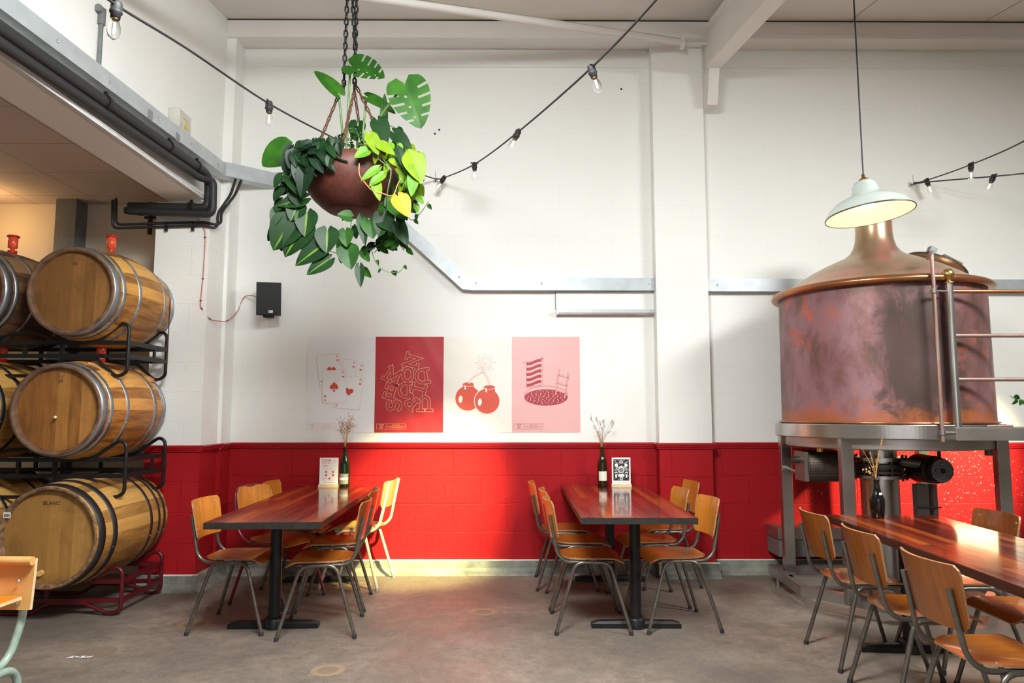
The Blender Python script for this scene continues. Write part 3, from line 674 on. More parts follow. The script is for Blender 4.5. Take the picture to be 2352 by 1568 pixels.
# ------------------------------------------------------------ speaker
t = thing('wall_speaker', 'small black loudspeaker mounted on white wall above the red cable', 'speaker', (-2.04, 6.06, 2.33), radians(17)); t.rotation_euler = (radians(7), radians(-1), radians(17))
mb = MB(); mb.prism([(-.10, -.07), (.10, -.07), (.095, .02), (.06, .09), (-.06, .09), (-.095, .02)], 'z', -.14, .14, 'black_rubber'); mb.build('cabinet', t)
mb = MB(); mb.sheet([[(x, -.073 - .012 * cos(x / .10 * pi / 2), z) for x in [-.092 + .0184 * i for i in range(11)]] for z in (-.132, -.1, -.05, 0, .05, .1, .132)], 0.004, 'speaker_cloth'); mb.build('grille', t)
mb = MB(); mb.box((.0, -.0905, -.118), (.034, -.087, -.096), 'paper'); mb.box((.006, -.0915, -.110), (.012, -.090, -.104), 'ink'); mb.build('badge', t, label='small white badge')
mb = MB(); mb.box((-.045, -.03, -.158), (.03, .12, -.14), 'black_metal'); mb.box((-.04, .09, -.16), (.04, .17, .06), 'black_metal'); mb.build('bracket', t)
pts = [at(430, 462, 5.679), at(466, 520, 5.682), at(471, 545, 5.684), at(470, 580, 5.684), at(466, 640, 5.684), at(461, 690, 5.684), at(463, 708, 5.684), atx(482, 732, -2.405), atx(503, 737, -2.38), atx(522, 736, -2.38), at(545, 715, 6.235), at(560, 683, 6.235), at(580, 679, 6.15), at(592, 683, 6.10)]
t = thing('speaker_cable', 'thin reddish speaker cable clipped down the pier to the black speaker', 'cable', pts[0])
mb = MB(); mb.tube([p - pts[0] for p in spline(pts, 8)], 0.0042, 'red_cable', 6); mb.build('wire', t)
for k in (2, 4, 5, 6, 7, 9):
    mb = MB(); c = pts[k] - pts[0]; mb.box(tuple(c - V3((.008, .004, .004))), tuple(c + V3((.008, .004, .004))), 'ink'); mb.build('clip', t)

# ------------------------------------------------------------ posters
PW, PH, PZ = 0.597, 0.835, 1.192
def poster(x0, mat, label, seed):
    t = thing('poster', label, 'poster', (x0, 6.248, PZ))
    rnd = random.Random(seed); ph = [rnd.uniform(0, 6) for _ in range(8)]
    def wr(u, v): return 0.0012 + 0.0012 * sin(u * 7 + ph[0] + 3 * sin(v * 5 + ph[1])) * sin(v * 9 + ph[2]) + 0.0006 * sin(u * 23 + v * 17 + ph[3])
    mb = MB(); nx, nz = 22, 30
    g = [[(PW * i / nx, -wr(i / nx, j / nz), PH * j / nz) for i in range(nx + 1)] for j in range(nz + 1)]
    mb.sheet(g, 0.0004, mat); mb.build('sheet', t)
    return t
def PM(x=0, z=0, d=0.0048, rot=0): return FRONT(x, -d, z, rot)
def imprint(mb, mat):
    stroke(mb, [(.02, .03), (.27, .03), (.27, .075), (.02, .075)], .0015, mat, PM(), True); stroke(mb, [(.105, .03), (.105, .075)], .0012, mat, PM()); stroke(mb, [(.105, .053), (.27, .053)], .0012, mat, PM())
    for k, s in enumerate(('WATER', 'AND', 'GRIT')): text(mb, s, .013, PM(.062, .066 - .0135 * k), mat)
    text(mb, 'SPECIAL BREW', .010, PM(.188, .064), mat); text(mb, 'COLLABORATION PALE ALE', .009, PM(.188, .042), mat)
def heart(cx, cy, s, rot=0):
    out = []
    for i in range(36):
        a = 2 * pi * i / 36; x = 16 * sin(a) ** 3 / 17; y = (13 * cos(a) - 5 * cos(2 * a) - 2 * cos(3 * a) - cos(4 * a)) / 17
        out.append((cx + s * (x * cos(rot) - y * sin(rot)), cy + s * (x * sin(rot) + y * cos(rot))))
    return out
def rrect(cx, cy, w_, h_, r, rot):
    out = []
    for sx, sy, a0 in ((1, 1, 0), (-1, 1, pi / 2), (-1, -1, pi), (1, -1, 1.5 * pi)):
        for k in range(5):
            a = a0 + k * pi / 8; x = sx * (w_ / 2 - r) + r * cos(a); y = sy * (h_ / 2 - r) + r * sin(a); out.append((cx + x * cos(rot) - y * sin(rot), cy + x * sin(rot) + y * cos(rot)))
    return out
S = 1 / 3.4588 / 261.5    # metres per pixel of the detail study (2352 px wide for 680 px of photo)
def pu(px, py, x_left): return ((px - x_left) * S, PH - (py - 118) * S)
# 1 cards
p1 = poster(-1.752, 'poster_white', 'white poster with red line playing cards, leftmost of the four posters', 1)
mb = MB(); d = 0.0034
def card(px, py, wd, ht, rot, suit, lay):
    c = pu(px, py, 90); fan(mb, rrect(*c, wd, ht, .014, rot), c, 'poster_white', PM(d=.003 + lay * .0004)); M = PM(d=.0032 + lay * .0004); stroke(mb, rrect(*c, wd, ht, .014, rot), .0018, 'faint_red_ink', M, True)
    R = lambda x, y: (c[0] + x * cos(rot) - y * sin(rot), c[1] + x * sin(rot) + y * cos(rot))
    for sg in (1, -1):
        q = R(sg * (wd / 2 - .022), sg * (ht / 2 - .024)); text(mb, 'A', .034, PM(q[0], q[1], .0033 + lay * .0004, rot + (0 if sg > 0 else pi)), 'red_ink')
        q = R(sg * (wd / 2 - .022), sg * (ht / 2 - .060)); fan(mb, heart(*q, .011, rot + (0 if suit == 'h' else pi)), q, 'red_ink', PM(d=.0033 + lay * .0004))
    return R, M
card(487, 390, .10, .155, -.25, 'd', 0); card(425, 375, .115, .165, -.08, 'd', 1)
R, M = card(273, 390, .205, .285, .16, 'h', 2); q = pu(285, 385, 90); fan(mb, heart(*q, .040, .0), q, 'red_ink', M)
R, M = card(425, 560, .225, .285, -.10, 'h', 3); q = pu(428, 553, 90); fan(mb, heart(*q, .040, -.15), q, 'red_ink', PM(d=.0046))
R, M = card(310, 512, .205, .285, .04, 's', 5)
q = pu(310, 510, 90); fan(mb, heart(*q, .040, pi), q, 'red_ink', PM(d=.0056)); fill(mb, [(q[0] - .012, q[1] - .048), (q[0] + .012, q[1] - .048), (q[0], q[1] - .015)], 'red_ink', PM(d=.0056))
imprint(mb, 'faint_red_ink'); mb.build('print', p1)
# 2 lettering
p2 = poster(-1.154, 'poster_crimson', 'crimson poster with jumbled cream outline letters, second from left', 2)
mb = MB(); k7 = 1 / 7.125 / 261.5
arc = lambda cx, cy, rx, ry, a, b, n_=10: [(cx + rx * cos(radians(a + (b - a) * i / n_)), cy + ry * sin(radians(a + (b - a) * i / n_))) for i in range(n_ + 1)]
SLAB = {'N': [[(-.36, -.5), (-.36, .5), (.36, -.5), (.36, .5)], [(-.55, -.5), (-.16, -.5)], [(-.55, .5), (-.36, .5)], [(.16, .5), (.55, .5)]],
        'M': [[(-.45, -.5), (-.36, .5), (0, -.15), (.36, .5), (.45, -.5)], [(-.64, -.5), (-.24, -.5)], [(.24, -.5), (.64, -.5)], [(-.52, .5), (-.36, .5)], [(.36, .5), (.52, .5)]],
        'O': [arc(0, 0, .38, .5, 0, 360, 24)], 'D': [[(-.3, -.5), (-.3, .5)], [(-.5, .5), (-.05, .5)] + arc(-.05, 0, .46, .5, 80, -80, 12) + [(-.05, -.5), (-.5, -.5)]],
        'E': [[(-.25, -.5), (-.25, .5)], [(-.48, .5), (.38, .5), (.38, .22)], [(-.48, -.5), (.38, -.5), (.38, -.22)], [(-.25, 0), (.16, 0)], [(.16, -.12), (.16, .12)]],
        'I': [[(0, -.5), (0, .5)], [(-.36, .5), (.36, .5)], [(-.36, -.5), (.36, -.5)]],
        'S': [arc(0, .25, .30, .25, 20, 270, 12) + arc(0, -.25, .32, .25, 80, -160, 12)], 'R': [[(-.3, -.5), (-.3, .5)], [(-.48, .5), (0, .5)] + arc(0, .22, .33, .28, 80, -80, 8) + [(0, -.06), (-.3, -.06)], [(.05, -.06), (.32, -.5), (.5, -.5)], [(-.5, -.5), (-.1, -.5)]],
        'U': [[(-.34, .5), (-.34, -.1)] + arc(0, -.15, .34, .35, 190, 350, 10) + [(.34, -.1), (.34, .5)], [(-.56, .5), (-.14, .5)], [(.14, .5), (.56, .5)]]}
for q_, (ch, px, py, hx, hy, rot) in enumerate((('N', 620, 362, 225, 225, 76), ('M', 312, 595, 225, 225, -27), ('O', 552, 575, 225, 232, 0), ('D', 785, 605, 235, 232, 188), ('E', 275, 855, 225, 235, 165), ('D', 505, 830, 225, 232, 180),
                                       ('I', 735, 810, 215, 225, 76), ('S', 338, 1078, 235, 235, 88), ('R', 615, 1030, 205, 205, 140), ('U', 838, 1048, 215, 235, 180))):
    x, z = (px - 22) * k7, PH - (py + 42) * k7
    for wd, mt, dd in ((.0270, 'line_cream', .0040), (.0215, 'poster_crimson', .0052)):
        for e_, ln_ in enumerate(SLAB[ch]):
            L2 = [(p[0] * hx * k7 * .92, p[1] * hy * k7 * .92) for p in ln_]
            if ch != 'O':
                for a_, b_ in ((0, 1), (-1, -2)):
                    v_ = V3((L2[a_][0] - L2[b_][0], L2[a_][1] - L2[b_][1], 0)).normalized() * wd * .5; L2[a_] = (L2[a_][0] + v_.x, L2[a_][1] + v_.y)
            else: L2 = L2[:-1]
            stroke(mb, L2, wd, mt, PM(x, z, dd + (q_ % 3) * .0014 + e_ * .0002, radians(rot)), ch == 'O')
imprint(mb, 'line_cream'); mb.build('print', p2)
# 3 round bombs
p3 = poster(-.556, 'poster_ivory', 'ivory poster with two red round bombs and lit fuse, third from left', 3)
mb = MB(); X0 = 1176
def bomb(px, py, r, capx, capy, dd):
    c = pu(px, py, X0); fan(mb, ell(*c, r + .006, r + .006, 40), c, 'poster_ivory', PM(d=dd - .0002)); fan(mb, ell(*c, r, r, 40), c, 'red_ink', PM(d=dd))
    q = pu(px - r / S * .58, py + 8, X0); fan(mb, ell(q[0], q[1], r * .16, r * .30, 20, -.1), q, 'poster_ivory', PM(d=dd + .0003))
    c = pu(capx, capy, X0); h = r * .36; w_ = r * .45; fill(mb, [(c[0] - w_, c[1] - h), (c[0] + w_, c[1] - h), (c[0] + w_, c[1]), (c[0] - w_, c[1])], 'red_ink', PM(d=dd + .0005)); fan(mb, ell(c[0], c[1] - h, w_, w_ * .33), (c[0], c[1] - h), 'red_ink', PM(d=dd + .0007))
    fan(mb, ell(c[0], c[1], w_ + .003, w_ * .36 + .003), c, 'poster_ivory', PM(d=dd + .0010)); fan(mb, ell(c[0], c[1], w_, w_ * .36), c, 'red_ink', PM(d=dd + .0013)); fill(mb, [(c[0] - w_ * .7, c[1] - h * 1.1), (c[0] - w_ * .4, c[1] - h * 1.2), (c[0] - w_ * .4, c[1] - h * .3), (c[0] - w_ * .7, c[1] - h * .2)][::-1], 'poster_ivory', PM(d=dd + .0016))
bomb(1368, 605, .108, 1372, 496, .0036); bomb(1520, 628, .108, 1538, 518, .0056)
def rope(pts, dd=.0074):
    P = [pu(*p, X0) for p in pts]; P = [(p.x, p.y) for p in spline([(a, b, 0) for a, b in P], 6)]; dd += .0012 * (pts[0][0] > 1450)
    stroke(mb, P, .016, 'faint_red_ink', PM(d=dd)); stroke(mb, P, .012, 'poster_ivory', PM(d=dd + .0003))
    for i in range(1, len(P) - 1, 2): stroke(mb, [(P[i][0] - .004, P[i][1] - .005), (P[i][0] + .004, P[i][1] + .005)], .0016, 'red_ink', PM(d=dd + .0005))
rope([(1378, 490), (1390, 455), (1440, 418), (1490, 385), (1490, 350), (1515, 325)]); rope([(1540, 500), (1530, 450), (1500, 400), (1482, 365), (1500, 325)])
for i in range(17):
    a = -1.0 + 2 * pi * i / 17.0
    if 3.9 < a % (2 * pi) < 4.9: continue
    c = pu(1506, 330, X0); r1, r2 = .035, .075 + .018 * (i % 2); stroke(mb, [(c[0] + r1 * cos(a), c[1] + r1 * sin(a)), (c[0] + r2 * cos(a), c[1] + r2 * sin(a))], .0018, 'crimson_ink', PM(d=.004))
imprint(mb, 'faint_red_ink'); mb.build('print', p3)
# 4 pool and towel
p4 = poster(.040, 'poster_pink', 'pink poster with striped towel and starry round pool, rightmost of the four', 4)
mb = MB(); X0 = 1716
c = pu(1988, 590, X0); fan(mb, ell(c[0], c[1] + .008, .190, .082, 40), c, 'crimson_ink', PM(d=.0036)); fan(mb, ell(c[0], c[1] + .008, .187, .079, 40), c, 'poster_pink', PM(d=.0038)); c = pu(1986, 598, X0); fan(mb, ell(*c, .188, .070, 40), c, 'crimson_ink', PM(d=.0040))
rnd = random.Random(5)
for i in range(62):
    a, r = i * 2.39996, sqrt((i + .5) / 62 * .9); x, y = c[0] + .18 * r * cos(a), c[1] + .065 * r * sin(a)
    stroke(mb, [(x - .005, y), (x + .005, y)], .0022, 'poster_ivory', PM(d=.0042)); stroke(mb, [(x, y - .005), (x, y + .005)], .0022, 'poster_ivory', PM(d=.0043))
y0, y1 = 318, 525
tw = [pu(1832, 322, X0), pu(1960, 292, X0), pu(1958, 497, X0), pu(1834, 525, X0)]; fill(mb, [tw[0], tw[3], tw[2], tw[1]][::-1], 'poster_pink', PM(d=.0036)); stroke(mb, tw, .002, 'crimson_ink', PM(d=.0037), True)
for i in range(5):
    def wavey(px, base): return pu(px, base + (322 - px * 0) - 322 + 5 * sin((px - 1832) / 20.0) - (px - 1832) * .235, X0)
    top = [wavey(px, 322 + i * 42) for px in range(1834, 1960, 9)]; bot = [wavey(px, 322 + i * 42 + 24) for px in range(1834, 1960, 9)]
    for j in range(len(top) - 1): fill(mb, [top[j], bot[j], bot[j + 1], top[j + 1]], 'crimson_ink', PM(d=.0040))
stroke(mb, [pu(1798, 322, X0), pu(1832, 322, X0)], .011, 'crimson_ink', PM(d=.0036)); stroke(mb, [pu(1799, 322, X0), pu(1832, 322, X0)], .008, 'poster_pink', PM(d=.0038)); stroke(mb, [pu(1950, 290, X0), pu(1964, 292, X0)], .014, 'crimson_ink', PM(d=.0035))
def pole(a, b, wd=.013):
    stroke(mb, [pu(*a, X0), pu(*b, X0)], wd, 'crimson_ink', PM(d=.0045)); stroke(mb, [pu(*a, X0), pu(*b, X0)], wd - .004, 'poster_pink', PM(d=.0047))
pole((2092, 372), (2062, 578)); pole((2168, 402), (2132, 605))
for y in (420, 483, 543): pole((2092 - (y - 372) * .14, y), (2166 - (y - 402) * .16, y + 24), .011)
imprint(mb, 'crimson_ink'); mb.build('print', p4)

# ------------------------------------------------------------ tables
TABLE_H = 0.75
def table(x, y, rz, wd, ln, label, xo=0.0, cols=(-.62, .62)):
    t = thing('dining_table', label, 'table', (x, y, 0), rz)
    mb = MB(); mb.box((-wd / 2, -ln / 2, .718), (wd / 2, ln / 2, .75), 'table_planks'); mb.build('tabletop', t)
    mb = MB(); 
    mb.box((-wd / 2 - .003, -ln / 2 - .004, .712), (wd / 2 + .003, -ln / 2, .7485), 'table_edge'); mb.box((-wd / 2 - .003, ln / 2, .712), (wd / 2 + .003, ln / 2 + .004, .7485), 'table_edge')
    mb.box((-wd / 2 - .003, -ln / 2, .712), (-wd / 2, ln / 2, .7485), 'table_side'); mb.box((wd / 2, -ln / 2, .712), (wd / 2 + .003, ln / 2, .7485), 'table_side'); mb.build('edge_band', t)
    for yc in cols:
        p = MB(); p.tube([(xo, yc, .06), (xo, yc, .70)], .038, 'black_metal', 24); p.box((xo - .11, yc - .11, .695), (xo + .11, yc + .11, .718), 'black_metal', bev=.004); pc = p.build('pedestal', t)
        b = MB(); b.lathe([(.0, .066), (.052, .066), (.062, .055), (.064, .0)], 'black_metal', 24, M=Matrix.Translation((xo, yc, 0.002)))
        for sg in (1, -1):
            sec = [(-.034, .002), (.034, .002), (.034, .030), (.022, .046), (-.022, .046), (-.034, .030)]
            ss = [(xo + sg * .02, yc + q[0], q[1]) for q in sec] + [(xo + sg * (.285 - max(0, q[1] - .03) * 1.2 - (.03 if q[1] > .04 else 0)), yc + q[0] * .9, q[1] * (.92 if q[1] > .02 else 1)) for q in sec]
            b.add(ss, [tuple(range(6)), tuple(reversed(range(6, 12)))] + [(q, q + 6, (q + 1) % 6 + 6, (q + 1) % 6) for q in range(6)], 'black_metal')
        b.build('base', t)
    return t
# table 1: near edge (-1.692,4.11)-(-1.061,4.11), far edge x -1.768..-1.091
table(-1.403, 5.125, radians(1.6), .65, 2.04, 'red-brown plank table beside the barrels, carrying the TOM ACCO menu stand', xo=-.095, cols=(-.40, .84))
table(.790, 5.235, radians(-.8), .68, 1.94, 'red-brown plank table in the centre, carrying the black and white card stand', xo=.04, cols=(-.52, .74))
T3ANG = radians(-3.3)
table(2.19, 3.38, T3ANG, .65, 1.98, 'long glossy plank table at lower right, in front of the copper kettle', xo=.075, cols=(.86, -.60))

# ------------------------------------------------------------ chairs
def seat_grid(w0=.345, w1=.39, y0=-.185, y1=.205, z=.452):
    rows = []; nr, nc = 18, 12
    for i in range(nr + 1):
        t = i / nr; y = y0 + (y1 - y0) * t
        hw = (w0 + (w1 - w0) * t) / 2
        e = 1 - min(1, t / .28); hw *= (1 - .42 * e ** 2.2) if e > 0 else 1
        e2 = max(0, (t - .93) / .07); hw *= 1 - .07 * e2 ** 2
        drop = -.030 * max(0, (t - .80) / .20) ** 1.8; dish = -.012 * sin(pi * min(1, t / .75)) 
        rows.append([(hw * (2 * j / nc - 1), y, z + drop + dish * (1 - (2 * j / nc - 1) ** 2)) for j in range(nc + 1)])
    return rows
def back_pt(x, z): return -.243 - .20 * (z - .565) + .048 * (x / .2) ** 2
def back_grid(wt=.40, wb=.365, z0=.562, z1=.805, rc=.30):
    rows = []; nr, nc = 14, 14
    for i in range(nr + 1):
        t = i / nr; z = z0 + (z1 - z0) * t; hw = (wb + (wt - wb) * t) / 2
        for e in (max(0, 1 - t / .13), max(0, (t - .87) / .13)): hw -= .020 * e ** 2
        rows.append([(hw * (2 * j / nc - 1), 0, z) for j in range(nc + 1)])
    return [[(p[0], back_pt(p[0], p[2]), p[2]) for p in r] for r in rows]
def make_chair(label, frame='tube_steel', wood_m='chair_wood', back_m='chair_wood_back', r=.0112, style='std', cat_name='school_chair'):
    t = thing(cat_name, label, 'chair')
    g = seat_grid(); mb = MB(); mb.sheet(g, .010, wood_m, 'ply_edge')
    for x in (-.165, .165):
        for y in (-.10, .13): mb.lathe([(0, .0015), (.005, .0015), (.006, 0)], 'silver', 8, M=Matrix.Translation((x * (.92 if y < 0 else 1), y, .4505)))
    mb.build('seat', t)
    mb = MB()
    if style == 'std': bg = back_grid()
    elif style == 'round': bg = back_grid(.375, .36, .60, .815)
    else: bg = back_grid(.36, .34, .60, .80)
    if style == 'round':
        bg = [[(p[0] * (1 - .16 * max(0, (i - 8) / 6) ** 2), p[1], p[2]) for p in r_] for i, r_ in enumerate(bg)]
    bg = [list(reversed(r_)) for r_ in bg]
    mb.sheet(bg, .010, back_m, 'ply_edge')
    for x in (-.155, .155):
        for z in (.625, .765): mb.lathe([(0, 0.002), (.0055, .002), (.0065, 0)], 'silver', 8, M=Matrix.Translation((x, back_pt(x, z) + .001, z)) @ Matrix.Rotation(-pi / 2, 4, 'X'))
    mb.build('backrest', t)
    for sg in (1, -1):
        mb = MB(); P = fillet([(sg * .236, -.232, .012), (sg * .196, -.105, .428), (sg * .196, .108, .428), (sg * .236, .232, .012)], .055, 6); mb.tube(P, r, frame, 12); lg = mb.build('leg_frame', t)
        for y in (-.232, .232):
            mb = MB(); mb.tube([(sg * .2375, y * 1.004, .0), (sg * .2355, y * .985, .022)], r + .002, 'rubber_cap' if frame != 'cream_tube' else 'grey_ink', 12); mb.build('foot_cap', lg)
    if style == 'round':
        P = [(-.172, .14, .424), (-.172, -.15, .424), (-.175, -.235, .50), (-.180, -.262, .66), (-.168, -.282, .785), (-.10, -.300, .812), (.10, -.300, .812), (.168, -.282, .785), (.180, -.262, .66), (.175, -.235, .50), (.172, -.15, .424), (.172, .14, .424)]
        mb = MB(); mb.tube(fillet(P, .06, 6), r, frame, 12); mb.tube([(-.172, .14, .424), (.172, .14, .424)], r, frame, 12); mb.build('back_frame', t)
    else:
        zt = .715 if style == 'std' else .80; bx = .158 if style == 'std' else .15
        yb = lambda z: back_pt(bx, z) - .010 - r
        P = [(bx, yb(zt), zt), (bx, yb(.60), .60), (.165, -.218, .475), (.172, -.165, .426), (.172, .135, .426), (.10, .15, .426), (-.10, .15, .426), (-.172, .135, .426), (-.172, -.165, .426), (-.165, -.218, .475), (-bx, yb(.60), .60), (-bx, yb(zt), zt)]
        mb = MB(); mb.tube(fillet(P, {2: .05, 3: .05, 8: .05, 9: .05}, 6), r, frame, 12); mb.build('back_frame', t)
    return t
FX = -pi / 2          # facing +x
G1, G2, G3 = 'chairs around the left table', 'chairs around the centre table', 'chairs around the right table'
std = make_chair('orange plywood chair nearest the camera on the left side of the left table'); std['group'] = G1
std.location = (-1.735, 4.79, 0); std.rotation_euler = (0, 0, FX - radians(1))
def chair(x, y, rz, label, group, src=std): return dup(src, (x, y, 0), rz, label, group)
red = make_chair('plywood chair with dark red tube frame and rounded back at left table', 'maroon_tube', 'chair_wood', 'chair_wood_back', style='round'); red['group'] = G1
red.location = (-1.675, 5.40, 0); red.rotation_euler = (0, 0, FX - radians(22))
chair(-1.675, 5.945, FX, 'orange plywood chair against the wall end, left side of the left table', G1)
dk = make_chair('plywood chair with reddish back, nearest the camera on right side of the left table', wood_m='chair_wood', back_m='chair_wood_dark'); dk['group'] = G1
dk.location = (-1.178, 4.70, 0); dk.rotation_euler = (0, 0, -FX + radians(6))
chair(-1.235, 5.29, -FX + radians(5), 'plywood chair with reddish back, second on right side of the left table', G1, dk)
cream = make_chair('cream-framed chair with pale plywood back, by the wall at the left table', 'cream_tube', 'cream_ply', 'cream_ply', r=.0125, style='narrow'); cream['group'] = G1
cream.location = (-1.20, 5.90, 0); cream.rotation_euler = (0, 0, -FX - radians(6)); cream.scale = (1, 1, 1.03)
chair(.535, 4.785, FX, 'orange plywood chair nearest the camera on left side of the centre table', G2)
chair(.530, 5.33, FX, 'orange plywood chair in the middle of the left side of the centre table', G2)
chair(.468, 5.875, FX - radians(1), 'orange plywood chair nearest the wall on left side of the centre table', G2)
chair(1.090, 4.81, -FX + radians(4), 'orange plywood chair nearest the camera on right side of the centre table', G2)
chair(1.035, 5.36, -FX + radians(3), 'orange plywood chair in the middle of the right side of the centre table', G2)
chair(1.255, 5.925, -FX + radians(8), 'orange plywood chair pulled out before the pillar, right side of centre table', G2)
c3 = chair(1.995, 4.13, FX - radians(2), 'brown-backed plywood chair farthest from the camera on left side of the right table', G3, dk)
chair(1.955, 3.51, FX - radians(3), 'brown-backed plywood chair in the middle of the left side of the right table', G3, dk)
chair(1.90, 2.86, FX - radians(1), 'brown-backed plywood chair nearest the camera on left side of the right table', G3, dk)
chair(2.515, 4.10, -FX - radians(1), 'plywood chair under the kettle railing, right side of the right table', G3, dk)
chair(2.475, 3.47, -FX - radians(2), 'plywood chair cut by the right picture edge, seat showing below the tabletop', G3, dk)

# pine chair at the left picture edge
t = thing('pine_chair', 'pale pine chair with green tube frame and orange shelf at the left picture edge', 'chair', (-2.035, 2.62, 0), radians(180 - 2))
fr = 'green_tube'
mb = MB(); mb.sheet([[(x, .0 + -.20 + y_, z) for x in [-.205 + .041 * i for i in range(11)]] for y_, z in ((-.014, .613), (-.018, .65), (-.022, .70), (-.026, .75), (-.028, .80))][::-1], .014, 'pale_pine', 'light_ply')
mb.tube([(-.205, -.214, .795), (.205, -.214, .795)], .017, 'pale_pine', 12)
for x in (-.155, .155):
    for z in (.64, .72): mb.lathe([(0, .003), (.007, .002), (.008, 0)], 'silver', 10, M=Matrix.Translation((x, -.209, z)) @ Matrix.Rotation(-pi / 2, 4, 'X'))
mb.build('backrest', t)
mb = MB(); mb.sheet(seat_grid(.37, .39, -.16, .20, .45), .012, 'pale_pine', 'light_ply'); mb.build('seat', t)
mb = MB(); mb.box((-.175, -.21, .652), (.175, .0, .664), 'light_ply'); mb.box((-.173, -.21, .664), (.173, -.004, .6655), 'orange_paint'); 
mb.lathe([(0, .0), (.022, .0)], 'ink', 16, M=Matrix.Translation((-.06, -.12, .667)) @ Matrix.Scale(.5, 4, (0, 1, 0))); mb.build('shelf', t, label='orange-topped board')
for sg in (1, -1):
    mb = MB(); P = fillet([(sg * .20, -.235, .0), (sg * .178, -.20, .41), (sg * .178, .12, .41), (sg * .20, .24, .0)], .07, 8); mb.tube(P, .0145, fr, 14); mb.build('leg_frame', t)
    mb = MB(); P = fillet([(sg * .155, -.262, .74), (sg * .155, -.245, .56), (sg * .145, -.20, .43), (sg * .145, -.08, .405), (sg * .145, .15, .41)], {1: .05, 2: .06, 3: .05}, 8); mb.tube(P, .0145, fr, 14); mb.build('back_tube', t)

# ------------------------------------------------------------ barrels and racks
BY0, BY1 = 4.82, 5.72
def barrel(x, z, rh, rb, y0, ln, staves, head, hoopm, label, chime='chime', txt=None, tz=.19, wide=False, bung=True, tsize=.032):
    t = thing('wine_barrel', label, 'barrel', (x, y0 + ln / 2, z), 0, 'barrels lying in the racks')
    ry = Matrix.Rotation(-pi / 2, 4, 'X')       # local z -> world y
    R = lambda s_: rh + (rb - rh) * (1 - (2 * s_ - 1) ** 2) ** 1.0 * 1.0
    prof = [(R(i / 20), -ln / 2 + ln * i / 20) for i in range(21)]; mb = MB(); mb.lathe(prof, staves, 56, M=ry); mb.build('staves', t)
    for k, sg in enumerate((-1, 1)):
        mb = MB(); mb.lathe([(rh, -.5 * ln), (rh - .004, -.5 * ln - .006), (rh - .020, -.5 * ln - .004), (rh - .026, -.5 * ln + .012), (rh - .030, -.5 * ln + .040)], chime, 56, M=ry @ (Matrix.Identity(4) if sg < 0 else Matrix.Rotation(pi, 4, 'X')))
        mb.build('chime', t)
    mb = MB(); hy = -ln / 2 + .034
    mb.lathe([(0, hy), (rh - .028, hy)], head, 56, M=ry, smooth=False); ho = mb.build('head', t); mb = MB(); mb.lathe([(0, -hy), (rh - .028, -hy)], head, 56, M=ry, smooth=False); mb.build('head', t)
    mb = MB()
    if txt:
        text(mb, txt, tsize, FRONT(0, hy - .0015, tz), 'ink'); 
        if len(txt) < 3:
            mb2 = FRONT(.003, hy - .0015, tz + .048); stroke(mb, ell(0, 0, .024, .014, 20), .0022, 'chime', mb2, True); stroke(mb, ell(0, -.005, .024, .018, 12, 0, pi, 2 * pi), .0018, 'chime', mb2)
        mb.build('stencil', ho, label='dark lettering')
    if wide: hoops = [(.014, .062), (.15, .046), (.62, .036), (.70 + .06, .034), (.86, .040)]
    else: hoops = [(.003, .055), (.078, .030), (.245, .030), (.625, .030), (.80, .028), (.845, .050)]
    for a, wd in hoops:
        mb = MB(); s0_, s1_ = a / ln, (a + wd) / ln; r0, r1 = R(s0_) + .0035, R(min(1, s1_)) + .0035
        mb.lathe([(r0 - .004, -ln / 2 + a), (r0, -ln / 2 + a), (r1, -ln / 2 + a + wd), (r1 - .004, -ln / 2 + a + wd)], hoopm, 56, M=ry)
        for sg in (.25, 2.7): mb.lathe([(0, .004), (.004, .003), (.005, 0)], 'silver', 8, M=Matrix.Rotation(sg, 4, 'Y') @ Matrix.Translation((r0 + .0005, -ln / 2 + a + wd / 2, 0)) @ Matrix.Rotation(pi / 2, 4, 'Y'))
        mb.build('hoop', t)
    return t
def bung(x, y, z, label, tilt=0.0, full=True):
    t = thing('barrel_bung', label, 'barrel bung', (x, y, z), 0, 'red airlock bungs on the barrels')
    mb = MB(); mb.lathe([(0, -.02), (.017, -.02), (.027, .018), (.027, .022), (0, .022)], 'red_plastic', 20); mb.build('stopper', t)
    t.scale = (1.2, 1.2, 1.3)
    mb = MB(); mb.lathe([(.012, .022), (.012, .035), (.026, .038), (.028, .105), (.0, .105)], 'clear_orange', 20); mb.build('cup', t)
    mb = MB(); mb.lathe([(0, .112), (.029, .112), (.036, .108), (.036, .102), (.028, .100)], 'red_plastic', 20); mb.build('cap', t)
    return t
b = barrel(-2.972, 2.190, .297, .350, 4.82, .86, 'staves_gold', 'head_brown', 'hoop_zinc', 'golden oak barrel marked 40, on the top rack', txt='40', tsize=.034)
mb = MB(); mb.box((-2.62, 5.60, 1.66), (-2.614, 5.604, 2.25), 'rust')
b2 = barrel(-2.998, 1.382, .302, .352, 4.78, .90, 'staves_black_stain', 'head_striped', 'hoop_zinc', 'oak barrel marked 39 with black stain, on the middle rack', txt='39', tsize=.034)
mb = MB(); mb.tube([(-.012, -.425, -.055), (.012, -.465, -.048)], .009, 'light_ply', 10); mb.build('spigot', b2)
b3 = barrel(-2.965, .560, .325, .362, 4.72, .96, 'staves_pale', 'head_tan', 'hoop_black', 'pale oak barrel with black hoops marked BLANC, on the bottom rack', chime='chime_rough', txt='BLANC', tz=.215, wide=True, tsize=.036)
mb = MB(); mb.tube([(-.04, -.44, -.225), (-.04, -.47, -.225)], .019, 'pale_pine', 16); mb.build('plug', b3)
mb = MB(); 
mb.box((-.283, -.487, .128), (-.237, -.485, .163), 'paper', M=Matrix.Rotation(0, 4, 'Y'))
